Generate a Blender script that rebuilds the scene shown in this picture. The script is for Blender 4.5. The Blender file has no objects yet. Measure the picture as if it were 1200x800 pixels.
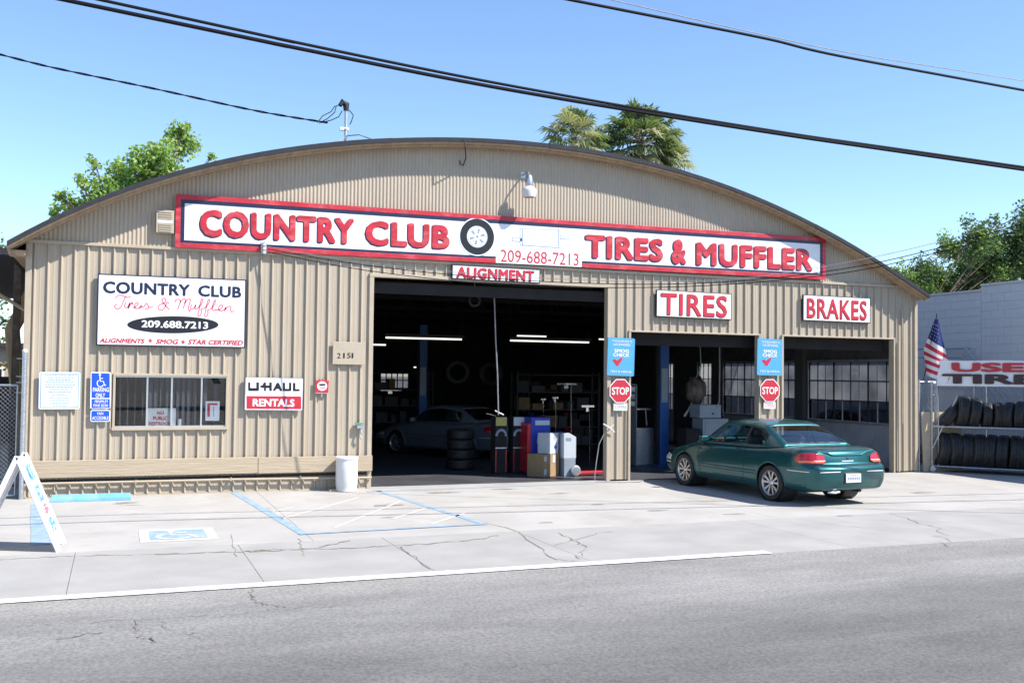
import bpy, bmesh, math, random
from mathutils import Vector, Matrix
from mathutils.bvhtree import BVHTree
random.seed(7)
R = math.radians
S = bpy.context.scene
C = S.collection
# ---------------------------------------------------------------- camera
F_PX, YAW, PITCH, ROLL, CAM_D, CAM_H = 1195.29, 0.369726, 0.0333622, 0.0110657, 18.423, 2.091
fw = Vector((math.sin(YAW)*math.cos(PITCH), math.cos(YAW)*math.cos(PITCH), math.sin(PITCH)))
rt0 = Vector((math.cos(YAW), -math.sin(YAW), 0)); up0 = rt0.cross(fw)
cr, sr = math.cos(ROLL), math.sin(ROLL)
rt = rt0*cr + up0*sr; up = up0*cr - rt0*sr
cam = bpy.data.objects.new('camera', bpy.data.cameras.new('camera'))
C.objects.link(cam); S.camera = cam
cam.data.lens = F_PX*36/1200; cam.data.sensor_width = 36
cam.data.clip_start = 0.1; cam.data.clip_end = 3000
EYE = Vector((0, -CAM_D, CAM_H))
m = Matrix((rt, up, -fw)).transposed().to_4x4(); m.translation = EYE
cam.matrix_world = m
# ---------------------------------------------------------------- light
SUN = Vector((0.72, -0.58, 1.0)).normalized()
sun_el = math.asin(SUN.z); sun_az = math.atan2(SUN.x, SUN.y)
w = bpy.data.worlds.new('World'); S.world = w; w.use_nodes = True
nt = w.node_tree; bg = nt.nodes['Background']
sky = nt.nodes.new('ShaderNodeTexSky'); sky.sky_type = 'NISHITA'; sky.sun_disc = False
sky.sun_elevation = sun_el; sky.sun_rotation = sun_az
sky.air_density = 0.85; sky.dust_density = 0.0; sky.ozone_density = 4.0
nt.links.new(sky.outputs[0], bg.inputs[0]); bg.inputs[1].default_value = 0.15
sl = bpy.data.lights.new('sun', 'SUN'); sl.energy = 5.0; sl.angle = R(0.53); sl.color = (1.0, 0.95, 0.88)
so = bpy.data.objects.new('sun', sl); C.objects.link(so)
so.rotation_euler = SUN.to_track_quat('Z', 'Y').to_euler(); so.location = (20, -30, 30)
S.view_settings.view_transform = 'Standard'; S.view_settings.look = 'None'
S.view_settings.exposure = 0.80; S.view_settings.gamma = 1
S.render.resolution_x = 1024; S.render.resolution_y = 682

# ---------------------------------------------------------------- survey helpers: a sighting (u, v) to a point on a real plane
def ray(u, v): return fw*F_PX + rt*(u-600) + up*(400-v)
def W(u, v, y=0.0):
    r = ray(u, v); return EYE + r*((y+CAM_D)/r.y)
def G(u, v, z=0.0):
    r = ray(u, v); return EYE + r*((z-CAM_H)/r.z)
def P(u, v, p0, d):            # vertical plane through p0 running along d
    n = Vector((-d[1], d[0], 0)); r = ray(u, v)
    return EYE + r*((Vector(p0)-EYE).dot(n)/r.dot(n))

# ---------------------------------------------------------------- object helpers
def thing(name, label, cat, loc=(0, 0, 0), rz=0, group=None, kind=None):
    o = bpy.data.objects.new(name, None); C.objects.link(o); o.empty_display_size = .2
    o.location = loc; o.rotation_euler = (0, 0, rz)
    if label: o['label'] = label
    if cat: o['category'] = cat
    if group: o['group'] = group
    if kind: o['kind'] = kind
    return o
def tag(o, label=None, cat=None, group=None, kind=None):
    if label: o['label'] = label
    if cat: o['category'] = cat
    if group: o['group'] = group
    if kind: o['kind'] = kind
    return o
class MB:
    def __init__(s): s.v = []; s.f = []; s.m = []; s.mi = 0; s.T = Matrix()
    def add(s, vs, fs):
        b = len(s.v); s.v += [s.T @ Vector(p) for p in vs]
        for f in fs: s.f.append([b+i for i in f]); s.m.append(s.mi)
        return s
    def box(s, x0, x1, y0, y1, z0, z1):
        return s.add([(x0,y0,z0),(x1,y0,z0),(x1,y1,z0),(x0,y1,z0),(x0,y0,z1),(x1,y0,z1),(x1,y1,z1),(x0,y1,z1)],
                     [(0,3,2,1),(4,5,6,7),(0,1,5,4),(1,2,6,5),(2,3,7,6),(3,0,4,7)])
    def tube(s, pts, r, n=8, cap=True):
        pts = [Vector(p) for p in pts]; k = len(pts); rs = r if isinstance(r, (list, tuple)) else [r]*k
        vs = []; a = None
        for i, p in enumerate(pts):
            d = (pts[min(i+1, k-1)]-pts[max(i-1, 0)])
            d = d.normalized() if d.length > 1e-9 else Vector((0, 0, 1))
            if a is None: a = d.orthogonal().normalized()
            a = (a - d*a.dot(d)); a = a.normalized() if a.length > 1e-6 else d.orthogonal().normalized()
            b = d.cross(a)
            for j in range(n):
                t = 2*math.pi*j/n; vs.append(p+(a*math.cos(t)+b*math.sin(t))*rs[i])
        fs = [(i*n+j, i*n+(j+1) % n, (i+1)*n+(j+1) % n, (i+1)*n+j) for i in range(k-1) for j in range(n)]
        if cap: fs += [tuple(range(n))[::-1], tuple((k-1)*n+j for j in range(n))]
        return s.add(vs, fs)
    def lathe(s, prof, n=32, axis='Z', close=False):     # prof: (r, h)
        vs = []
        for r_, h in prof:
            for j in range(n):
                t = 2*math.pi*j/n; c, d = r_*math.cos(t), r_*math.sin(t)
                vs.append({'Z': (c, d, h), 'X': (h, c, d), 'Y': (d, h, c)}[axis])
        k = len(prof); rg = k if close else k-1
        fs = [(i*n+j, i*n+(j+1) % n, ((i+1) % k)*n+(j+1) % n, ((i+1) % k)*n+j) for i in range(rg) for j in range(n)]
        if not close: fs += [tuple(range(n))[::-1], tuple((k-1)*n+j for j in range(n))]
        return s.add(vs, fs)
    def prism(s, poly, y0, y1):        # polygon in x,z, from y0 (front) back to y1
        n = len(poly)
        return s.add([(x, y0, z) for x, z in poly]+[(x, y1, z) for x, z in poly],
                     [tuple(range(n)), tuple(range(2*n-1, n-1, -1))]+[(i, i+n, (i+1) % n+n, (i+1) % n) for i in range(n)])
    def slab(s, poly, z0, z1):         # polygon in x,y
        n = len(poly)
        return s.add([(x, y, z0) for x, y in poly]+[(x, y, z1) for x, y in poly],
                     [tuple(range(n))[::-1], tuple(range(n, 2*n))]+[(i, (i+1) % n, (i+1) % n+n, i+n) for i in range(n)])
    def build(s, name, mats, parent=None, smooth=False, loc=None, bevel=0, recalc=True):
        me = bpy.data.meshes.new(name); me.from_pydata([tuple(p) for p in s.v], [], s.f)
        for mm in (mats if isinstance(mats, (list, tuple)) else [mats]): me.materials.append(mm)
        me.polygons.foreach_set('material_index', s.m)
        if recalc:
            bm = bmesh.new(); bm.from_mesh(me); bmesh.ops.recalc_face_normals(bm, faces=bm.faces); bm.to_mesh(me); bm.free()
        if smooth:
            me.polygons.foreach_set('use_smooth', [True]*len(me.polygons))
            try: me.set_sharp_from_angle(angle=R(38))
            except Exception: pass
        o = bpy.data.objects.new(name, me); C.objects.link(o)
        if parent: o.parent = parent
        if loc is not None: o.location = loc
        if bevel:
            bv = o.modifiers.new('bevel', 'BEVEL'); bv.width = bevel; bv.segments = 2; bv.limit_method = 'ANGLE'
        return o
def copy_tree(o, parent=None, swap=None):
    c = o.copy(); C.objects.link(c); c.parent = parent
    if swap and c.data and any(mm in swap for mm in c.data.materials):
        c.data = c.data.copy()
        for i, mm in enumerate(c.data.materials):
            if mm in swap: c.data.materials[i] = swap[mm]
    for ch in [x for x in bpy.data.objects if x.parent == o]:
        copy_tree(ch, c, swap)
    return c

# ---------------------------------------------------------------- materials
def mat(name, col, rough=.6, metal=0, var=.0, scale=6, bump=0, bscale=60, col2=None, stretch=(1, 1, 1), spec=None, coat=0, em=None, dirt=None, dscale=1.5, detail=5):
    ma = bpy.data.materials.new(name); ma.use_nodes = True; n = ma.node_tree; N = n.nodes; L = n.links
    b = N['Principled BSDF']; b.inputs['Base Color'].default_value = (*col, 1)
    b.inputs['Roughness'].default_value = rough; b.inputs['Metallic'].default_value = metal
    if spec is not None: b.inputs['Specular IOR Level'].default_value = spec
    if coat: b.inputs['Coat Weight'].default_value = coat; b.inputs['Coat Roughness'].default_value = .03
    if em: b.inputs['Emission Color'].default_value = (*em[0], 1); b.inputs['Emission Strength'].default_value = em[1]
    if var or bump or dirt:
        tc = N.new('ShaderNodeTexCoord'); mp = N.new('ShaderNodeMapping'); mp.inputs['Scale'].default_value = stretch
        L.new(tc.outputs['Object'], mp.inputs['Vector'])
    last = None
    if var:
        c2 = col2 or tuple(c*(1-var) for c in col)
        t = N.new('ShaderNodeTexNoise'); t.inputs['Scale'].default_value = scale; t.inputs['Detail'].default_value = detail
        L.new(mp.outputs[0], t.inputs['Vector'])
        rp = N.new('ShaderNodeValToRGB'); rp.color_ramp.elements[0].position = .35; rp.color_ramp.elements[1].position = .65
        rp.color_ramp.elements[0].color = (*c2, 1); rp.color_ramp.elements[1].color = (*col, 1)
        L.new(t.outputs[0], rp.inputs[0]); last = rp.outputs[0]
    if dirt:
        dcol, amt = dirt
        t = N.new('ShaderNodeTexNoise'); t.inputs['Scale'].default_value = dscale; t.inputs['Detail'].default_value = 8
        t.inputs['Roughness'].default_value = .7; L.new(mp.outputs[0], t.inputs['Vector'])
        rp = N.new('ShaderNodeValToRGB'); rp.color_ramp.elements[0].position = .5; rp.color_ramp.elements[1].position = .75
        rp.color_ramp.elements[0].color = (0, 0, 0, 1); rp.color_ramp.elements[1].color = (amt, amt, amt, 1)
        L.new(t.outputs[0], rp.inputs[0])
        mx = N.new('ShaderNodeMix'); mx.data_type = 'RGBA'; L.new(rp.outputs[0], mx.inputs[0])
        if last: L.new(last, mx.inputs[6])
        else: mx.inputs[6].default_value = (*col, 1)
        mx.inputs[7].default_value = (*dcol, 1); last = mx.outputs[2]
    if last: L.new(last, b.inputs['Base Color'])
    if bump:
        t = N.new('ShaderNodeTexNoise'); t.inputs['Scale'].default_value = bscale; t.inputs['Detail'].default_value = 4
        L.new(mp.outputs[0], t.inputs['Vector'])
        bp = N.new('ShaderNodeBump'); bp.inputs['Strength'].default_value = bump; bp.inputs['Distance'].default_value = .02
        L.new(t.outputs[0], bp.inputs['Height']); L.new(bp.outputs[0], b.inputs['Normal'])
    return ma
M = {}
M['siding'] = mat('painted_siding', (0.412,0.349,0.266), .55, var=.07, scale=2.0, stretch=(1,1,.25), dirt=((.34,.27,.2), .5), dscale=2.6, bump=.12, bscale=9)
M['gable'] = mat('painted_gable_iron', (0.413,0.348,0.268), .55, var=.10, scale=1.2, stretch=(1,1,.4), dirt=((.33,.25,.18), .35), dscale=1.5)
M['trim'] = mat('tan_trim', (0.439,0.370,0.277), .55, var=.1, scale=5, dirt=((.35,.27,.2), .4), dscale=4)
M['wood'] = mat('weathered_tan_board', (0.433,0.349,0.247), .75, var=.16, scale=7, stretch=(.25,1,5), bump=.4, bscale=14)
M['soffit'] = mat('soffit_board', (.42,.30,.19), .8, var=.25, scale=4, stretch=(3,.4,1))
M['felt'] = mat('black_roof_felt', (0.025,0.028,0.038), .85, var=.3, scale=6, bump=.3)
M['red'] = mat('sign_red', (0.527,0.021,0.038), .45, var=.3, scale=7, stretch=(.4,1,1), dirt=((.72,.25,.25), .55), dscale=5)
M['redflat'] = mat('sign_red_clean', (0.510,0.025,0.043), .4, var=.12, scale=10)
M['navy'] = mat('sign_navy', (.012,.018,.06), .4, var=.2, scale=9)
M['black'] = mat('gloss_black', (.012,.012,.016), .4, var=.2, scale=9)
M['white'] = mat('sign_white', (0.781,0.790,0.809), .4, var=.04, scale=3, dirt=((.6,.6,.6), .15), dscale=2)
M['offwhite'] = mat('aged_white', (.72,.70,.66), .5, var=.12, scale=5)
M['pink'] = mat('script_pink', (.80,.17,.24), .45, var=.1, scale=9)
M['ada'] = mat('ada_blue', (0.010,0.080,0.576), .4, var=.1, scale=9)
M['skyblue'] = mat('smog_blue', (0.082,0.344,0.697), .4, var=.08, scale=9)
M['greyblue'] = mat('notice_pale', (.66,.76,.83), .4, var=.05, scale=5)
M['grey'] = mat('notice_grey', (.25,.30,.36), .5, var=.1, scale=12)
M['muffler'] = mat('painted_muffler', (.58,.62,.78), .5, var=.05, scale=5)
M['concrete'] = mat('lot_concrete', (0.418,0.400,0.374), .9, var=.13, scale=.9, bump=.35, bscale=70, dirt=((.30,.275,.24), .75), dscale=.8)
M['apron'] = mat('apron_concrete', (0.353,0.340,0.322), .9, var=.14, scale=1.5, bump=.35, bscale=60, dirt=((.30,.28,.26), .55), dscale=1.1)
M['crack'] = mat('crack_dirt', (.235,.215,.185), 1, var=.5, scale=20)
M['oil'] = mat('oil_stain', (.24,.225,.20), .8, var=.3, scale=6, dirt=((.37,.355,.325), 1.0), dscale=5)
M['weed'] = mat('crack_weed', (.33,.30,.19), .9, var=.4, scale=20)
M['bluepaint'] = mat('pavement_blue', (.27,.39,.53), .85, var=.25, scale=5, dirt=((.42,.42,.42), 1.0), dscale=7, bump=.2)
M['whitepaint'] = mat('pavement_white', (.74,.74,.73), .85, var=.1, scale=6, dirt=((.42,.41,.39), .9), dscale=9, bump=.2)
M['whitefaint'] = mat('pavement_white_worn', (.56,.555,.54), .85, var=.1, scale=6, dirt=((.47,.455,.43), 1.0), dscale=9, bump=.2)
M['aluminium'] = mat('aluminium', (.75,.75,.76), .35, .9, var=.1)
M['galv'] = mat('galvanised_steel', (.55,.57,.60), .42, .85, var=.25, scale=25)
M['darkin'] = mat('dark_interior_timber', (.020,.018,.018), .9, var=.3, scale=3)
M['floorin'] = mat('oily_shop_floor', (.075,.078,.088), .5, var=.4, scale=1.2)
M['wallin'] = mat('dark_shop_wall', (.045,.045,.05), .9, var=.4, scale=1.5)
M['liftblue'] = mat('lift_blue_paint', (.02,.10,.34), .45, var=.15, scale=4)
M['cabinet'] = mat('cabinet_enamel', (.26,.31,.36), .4, var=.1, scale=4)
M['cardboard'] = mat('cardboard', (.36,.23,.12), .85, var=.12, scale=8)
M['boxwhite'] = mat('box_white', (.50,.54,.58), .6, var=.05)
M['boxblue'] = mat('box_blue', (.02,.05,.40), .5, var=.1)
M['rubber'] = mat('tyre_rubber', (.013,.013,.014), .58, var=.35, scale=12, col2=(.026,.025,.025), bump=.3, bscale=40)
M['alloy'] = mat('alloy_wheel', (.62,.62,.63), .3, .8, var=.1)
M['chrome'] = mat('bright_metal', (.8,.8,.82), .15, 1)
M['plasticblack'] = mat('black_plastic', (.02,.02,.022), .6)
M['block'] = mat('block_wall_paint', (.68,.66,.635), .9, var=.08, scale=1.0, bump=.3, bscale=20, dirt=((.50,.49,.48), .5), dscale=.9)
M['mortar'] = mat('block_joint', (.655,.635,.61), .95, var=.1)
M['bark'] = mat('bark', (.11,.08,.055), .95, var=.4, scale=8, bump=.6, bscale=20)
M['thatch'] = mat('palm_dead_frond', (.36,.30,.22), .95, var=.35, scale=8)
M['barrel'] = mat('white_barrel', (.72,.72,.71), .45, var=.08, scale=4, dirt=((.4,.38,.35), .4), dscale=4)
M['plywood'] = mat('plywood', (.55,.44,.30), .8, var=.15, scale=4, stretch=(1,1,4))
M['wire'] = mat('cable_black', (.006,.006,.008), .7, spec=.15)
M['wiregrey'] = mat('cable_grey', (.30,.30,.32), .6, var=.3)
M['lamp'] = mat('fluorescent_tube', (.9,.9,.85), .5, em=((1, .97, .85), .95))
M['asphalt'] = None
def leaf_mat(name, a, b):
    ma = mat(name, a, .55, var=.4, scale=1.2, col2=b)
    bs = ma.node_tree.nodes['Principled BSDF']
    N = ma.node_tree.nodes; L = ma.node_tree.links
    tr = N.new('ShaderNodeBsdfTranslucent'); tr.inputs[0].default_value = (a[0]*1.3, a[1]*1.5, a[2]*.7, 1)
    mx = N.new('ShaderNodeMixShader'); mx.inputs[0].default_value = .35
    L.new(bs.outputs[0], mx.inputs[1]); L.new(tr.outputs[0], mx.inputs[2])
    L.new(mx.outputs[0], N['Material Output'].inputs[0]); return ma
M['leaf1'] = leaf_mat('leaf_bright', (.30,.42,.11), (.18,.28,.07))
M['leaf2'] = leaf_mat('leaf_dark', (.085,.14,.05), (.045,.08,.035))
M['leaf3'] = leaf_mat('leaf_olive', (.34,.42,.16), (.18,.25,.09))
M['palm'] = leaf_mat('palm_green', (.14,.18,.08), (.075,.11,.05))
M['palm2'] = leaf_mat('palm_yellow', (.36,.34,.22), (.22,.22,.13))
def glass(name, tint=(.8,.85,.88), r0=.05, rough=.0):
    ma = bpy.data.materials.new(name); ma.use_nodes = True; N = ma.node_tree.nodes; L = ma.node_tree.links
    N.remove(N['Principled BSDF'])
    t = N.new('ShaderNodeBsdfTransparent'); t.inputs[0].default_value = (*tint, 1)
    g = N.new('ShaderNodeBsdfGlossy'); g.inputs['Roughness'].default_value = rough
    lw = N.new('ShaderNodeLayerWeight'); lw.inputs[0].default_value = .5
    pw_ = N.new('ShaderNodeMath'); pw_.operation = 'POWER'; pw_.inputs[1].default_value = 4.5; L.new(lw.outputs['Facing'], pw_.inputs[0])
    fr = N.new('ShaderNodeMath'); fr.operation = 'MULTIPLY_ADD'; fr.inputs[1].default_value = 1-r0; fr.inputs[2].default_value = r0; L.new(pw_.outputs[0], fr.inputs[0])
    mx = N.new('ShaderNodeMixShader'); L.new(fr.outputs[0], mx.inputs[0]); L.new(t.outputs[0], mx.inputs[1]); L.new(g.outputs[0], mx.inputs[2])
    L.new(mx.outputs[0], N['Material Output'].inputs[0]); return ma
M['glass'] = glass('window_glass', (.80,.83,.86), .07)
M['sideglass'] = glass('car_side_glass', (.66,.72,.73), .03)
M['carglass'] = glass('car_glass', (.50,.60,.66), .20)
def dusty(name):
    ma = glass(name, (.50,.51,.53)); N = ma.node_tree.nodes; L = ma.node_tree.links
    d = N.new('ShaderNodeBsdfTranslucent'); d.inputs[0].default_value = (.55,.57,.60,1)
    out = N['Material Output']; src = out.inputs[0].links[0].from_socket
    tc = N.new('ShaderNodeTexCoord'); t = N.new('ShaderNodeTexNoise'); t.inputs['Scale'].default_value = 1.6; L.new(tc.outputs['Object'], t.inputs[0])
    mr = N.new('ShaderNodeMapRange'); mr.inputs[1].default_value = .3; mr.inputs[2].default_value = .7; mr.inputs[3].default_value = .06; mr.inputs[4].default_value = .22
    L.new(t.outputs[0], mr.inputs[0]); mx = N.new('ShaderNodeMixShader'); L.new(mr.outputs[0], mx.inputs[0]); L.new(src, mx.inputs[1]); L.new(d.outputs[0], mx.inputs[2])
    L.new(mx.outputs[0], out.inputs[0]); return ma
M['dusty'] = dusty('dusty_glass'); M['dimglass'] = glass('dim_glass', (.42,.44,.47), .06)
def asphalt():
    ma = bpy.data.materials.new('asphalt'); ma.use_nodes = True; N = ma.node_tree.nodes; L = ma.node_tree.links; b = N['Principled BSDF']
    tc = N.new('ShaderNodeTexCoord')
    def noise(sc, st=(1,1,1), det=6, ro=.6):
        mp = N.new('ShaderNodeMapping'); mp.inputs['Scale'].default_value = st; L.new(tc.outputs['Object'], mp.inputs[0])
        t = N.new('ShaderNodeTexNoise'); t.inputs['Scale'].default_value = sc; t.inputs['Detail'].default_value = det; t.inputs['Roughness'].default_value = ro
        L.new(mp.outputs[0], t.inputs['Vector']); return t.outputs[0]
    def mul(a, bb, f):
        mx = N.new('ShaderNodeMix'); mx.data_type = 'RGBA'; mx.blend_type = 'MULTIPLY'; mx.inputs[0].default_value = f
        L.new(a, mx.inputs[6]); L.new(bb, mx.inputs[7]); return mx.outputs[2]
    def ramp(x, p0, c0, p1, c1):
        r = N.new('ShaderNodeValToRGB'); e = r.color_ramp.elements; e[0].position = p0; e[1].position = p1
        e[0].color = (*c0, 1); e[1].color = (*c1, 1); L.new(x, r.inputs[0]); return r.outputs[0]
    base = ramp(noise(.5, (.25, 1.6, 1)), .35, (.172,.172,.174), .7, (.232,.229,.225))
    speck = ramp(noise(85, det=3, ro=.8), .32, (.55,.55,.57), .62, (1.15,1.15,1.13))
    sp2 = ramp(noise(28, det=2), .35, (.74,.74,.74), .6, (1.08,1.08,1.08))
    # worn wheel tracks run along the road (x), across y
    sx = N.new('ShaderNodeSeparateXYZ'); L.new(tc.outputs['Object'], sx.inputs[0])
    wn = N.new('ShaderNodeMath'); wn.operation = 'MULTIPLY_ADD'; L.new(noise(.35, (.4,1,1)), wn.inputs[0]); wn.inputs[1].default_value = 1.2; L.new(sx.outputs[1], wn.inputs[2])
    r = N.new('ShaderNodeValToRGB'); mr = N.new('ShaderNodeMapRange'); mr.inputs[1].default_value = -14.5; mr.inputs[2].default_value = -7.0
    L.new(wn.outputs[0], mr.inputs[0]); L.new(mr.outputs[0], r.inputs[0])
    e = r.color_ramp.elements; e[0].position = 0; e[0].color = (.78,.78,.80,1); e[1].position = 1; e[1].color = (1.62,1.60,1.56,1)
    for p_, c_ in ((.2,.88),(.36,.78),(.50,.82),(.62,1.05),(.76,1.35)):
        q = e.new(p_); q.color = (c_, c_, c_*1.02, 1)
    wm = N.new('ShaderNodeRGB'); wm.outputs[0].default_value = (1.03, 1.0, .94, 1)
    patch = ramp(noise(.9, (.5,1.2,1), 8, .7), .40, (.80,.80,.80), .58, (1.05,1.05,1.05))
    streak = ramp(noise(2.2, (.12,2.2,1), 5), .60, (1,1,1), .74, (1.25,1.25,1.25))
    oil = ramp(noise(3.1, (1,1,1), 3), .22, (.45,.45,.45), .30, (1,1,1))
    c = mul(mul(mul(mul(mul(mul(base, speck, .8), sp2, 1), r.outputs[0], 1), wm.outputs[0], 1), patch, .8), oil, 1); c = mul(c, streak, .7)
    L.new(c, b.inputs['Base Color']); b.inputs['Roughness'].default_value = .88
    bp = N.new('ShaderNodeBump'); bp.inputs['Strength'].default_value = .5; bp.inputs['Distance'].default_value = .01
    L.new(noise(90, det=3, ro=.8), bp.inputs['Height']); L.new(bp.outputs[0], b.inputs['Normal'])
    return ma
M['asphalt'] = asphalt()

# ================================================================ GROUND
mb = MB(); mb.add([(-600,-600,-.04),(600,-600,-.04),(600,900,-.04),(-600,900,-.04)], [(0,1,2,3)])
M['dirt'] = mat('ground_dirt', (.30,.27,.23), .95, var=.2, scale=.4)
tag(mb.build('ground', M['dirt']), 'pale dusty ground stretching out beyond the lot', None, kind='structure')
YA, YJ = -8.08, -5.55         # edge of the asphalt, joint between the apron and the lot
def ribbon(mb, pts, wd, z, jit=0.0, zz=None):   # flat strip on the ground along pts (x,y)
    pts = [Vector((p[0], p[1])) for p in pts]; out = []
    for i, p in enumerate(pts):
        d = (pts[min(i+1, len(pts)-1)]-pts[max(i-1, 0)]).normalized(); n = Vector((-d.y, d.x))
        h = wd/2*(1+random.uniform(-jit, jit)); out += [(*(p-n*h), z), (*(p+n*h), z)]
    mb.add(out, [(2*i, 2*i+2, 2*i+3, 2*i+1) for i in range(len(pts)-1)])
mb = MB(); mb.add([(-400,-24,-.012),(400,-24,-.012),(400,YA,-.004),(-400,YA,-.004)], [(0,1,2,3)])
road = tag(mb.build('road', M['asphalt']), 'grey worn asphalt street running along the front of the lot', None, kind='structure')
lot = thing('parking_lot', 'pale sunlit concrete lot in front of the tan garage', None, kind='structure')
xs = [-14, -6.5, 2.35, 9.3, 17.2, 24, 34, 60]
ys = [YJ, .0]
def slab_piece(x0, x1, y0, y1, mt, nm='concrete_slab', top=0.0):
    g = .0025; mb = MB(); mb.box(x0+g, x1-g, y0+g, y1-g, -.12, top); o = mb.build(nm, mt, lot, bevel=.002); return o
for i in range(len(xs)-1):
    for j in range(1):
        slab_piece(xs[i], xs[i+1], ys[j], ys[j+1], M['concrete'], top=0)
mb = MB(); mb.box(-40, 60, YJ, 26, -.14, -.008); mb.build('joint_bed', M['crack'], lot)
mb = MB(); mb.box(17.06, 60, .006, 26, -.12, 0); mb.box(-40, -1.45, .006, 26, -.12, 0); mb.box(-40,-14,YJ,0,-.12,0); mb.build('side_yard', M['concrete'], lot)
# apron: a gutter strip of slabs between the lot and the asphalt
axs = [-30, -14, -8, -4.6]+[G(82,675).x, G(298,665).x, G(488,655).x, G(650,640).x, 8.6, 11.2, 13.8, 16.4, 22, 40, 60]
for i in range(len(axs)-1):
    slab_piece(axs[i], axs[i+1], YA, YJ, M['apron'], top=-.001)
mb = MB(); mb.box(-60, 60, YA-.1, YJ+.01, -.16, -.02); mb.build('joint_bed', M['crack'], lot)
# cracks
def crack(pts, wd=.022, n=10, jit=.03, mt='crack', z=.003):
    P_ = [G(u, v).to_2d() for u, v in pts]; out = []
    for a, b in zip(P_[:-1], P_[1:]):
        for k in range(n):
            t = k/n; q = a.lerp(b, t); out.append((q.x+random.uniform(-jit, jit), q.y+random.uniform(-jit, jit)*1.6))
    out.append(tuple(P_[-1])); mb = MB(); ribbon(mb, out, wd*.6, z, .8); mb.build('crack', M[mt], lot)
crack([(0,655),(90,651),(180,649),(262,647)], .02)
crack([(262,647),(345,644),(420,641),(500,637),(560,632),(584,627)], .035)
crack([(375,641),(410,633)], .05, jit=.02); crack([(180,650),(280,646),(330,643)], .05, mt='weed', z=.004)
crack([(350,630),(358,652)], .018, mt='weed'); crack([(272,625),(278,652)], .008)
crack([(470,640),(505,667)], .02); crack([(606,622),(650,655),(690,660)], .018)
crack([(655,625),(685,640),(680,655)], .018, jit=.06); crack([(650,640),(700,624),(720,623)], .018)
crack([(1040,600),(1095,618),(1110,640)], .016, jit=.08); crack([(960,612),(1040,622)], .012)
crack([(0,733),(85,730),(180,724),(260,720),(320,714),(410,708)], .009, z=.001)
crack([(292,690),(300,704),(335,711)], .018, jit=.04, z=.001); crack([(160,728),(165,744),(182,752)], .014, jit=.05, z=.001)
crack([(190,726),(200,738),(232,746)], .009, jit=.04, z=.001); crack([(70,748),(122,740)], .02, n=6, z=.001)
crack([(570,612),(605,622)], .05, mt='weed', n=5)
crack([(130,590),(170,592)], .03, n=5)
def line(pts, wd, mt, nm='painted_line', z=.004):
    q = []
    for a, b in zip(pts[:-1], pts[1:]):
        for k in range(8): q.append(tuple(Vector(a).lerp(Vector(b), k/8)))
    q.append(pts[-1]); mb = MB(); ribbon(mb, q, wd, z, .05); return mb.build(nm, M[mt], lot)
g2 = lambda u, v: tuple(G(u, v).to_2d())
line([g2(275,577), g2(357,626)], .13, 'bluepaint'); line([g2(440,574), g2(568,614)], .11, 'bluepaint')
line([g2(350,626), g2(460,620), g2(570,614)], .09, 'bluepaint', z=.008); line([g2(45,590), g2(48,638)], .22, 'bluepaint')
line([g2(430,576), g2(700,566)], .10, 'bluepaint', z=.004)
for a, b in (((318,600),(345,594)),((330,608),(420,583)),((392,618),(470,587)),((460,608),(500,595)),((505,614),(545,601))):
    line([g2(*a), g2(*b)], .055, 'whitefaint')
line([(-40, YA-.02), (G(0,694).x, YA-.02), (G(915,651).x, YA+.06)], .19, 'whitepaint', z=.006)

# old oil drips and patches, irregular thin stains
def stain(u, v, rx, ry, mt='oil', z=.0025):
    c_ = G(u, v); pts = []
    for k in range(18): t = 2*math.pi*k/18; f = random.uniform(.6, 1.15); pts.append((c_.x+rx*f*math.cos(t), c_.y+ry*f*math.sin(t)))
    mb = MB(); mb.add([(x, y, z) for x, y in pts], [tuple(range(18))]); mb.build('stain', M[mt], lot)
for u, v, a, b in ((150,589,.22,.10),(455,592,.30,.12),(455,606,.12,.06),(520,577,.35,.10),(590,573,.28,.08),(655,578,.22,.08),(770,598,.18,.07),(700,591,.12,.05),(860,602,.2,.06),(640,612,.12,.05),(310,596,.10,.04),(1080,577,.3,.08),(990,604,.16,.05)): stain(u, v, a, b)

# wheelchair symbol as flat strokes (unit box 0..1), drawn with poly-strips
def wheelchair(add):   # add(pts, width)
    add([(.40,.93),(.401,.92)], .15)
    add([(.40,.84),(.42,.45),(.68,.45),(.80,.12),(.92,.17)], .075)
    add([(.41,.66),(.66,.66)], .065)
    arc = [(.44+.27*math.cos(t), .30+.27*math.sin(t)) for t in [math.radians(a) for a in range(125, 345, 14)]]
    add(arc, .07)
a0, a1, a2, a3 = G(160,627), G(246,619), G(258,629), G(172,636)
sym = thing('pavement_symbol', 'worn blue square with white border and wheelchair painted on the lot', 'painted marking', ((a0+a2)/2).to_tuple())
x0, x1 = G(163,627).x, G(252,624).x; yb, yt = G(200,634).y, G(200,620).y; cx, cy = (x0+x1)/2, (yb+yt)/2
sym.location = (cx, cy, 0); hw, hh = (x1-x0)/2, (yt-yb)/2
mb = MB(); mb.slab([(-hw,-hh),(hw,-hh),(hw,hh),(-hw,hh)], .003, .005); mb.build('white_border', M['whitefaint'], sym)
mb = MB(); k = .12; mb.slab([(-hw+k,-hh+k),(hw-k,-hh+k),(hw-k,hh-k),(-hw+k,hh-k)], .006, .008); mb.build('blue_field', M['bluepaint'], sym)
mb = MB()
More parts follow.
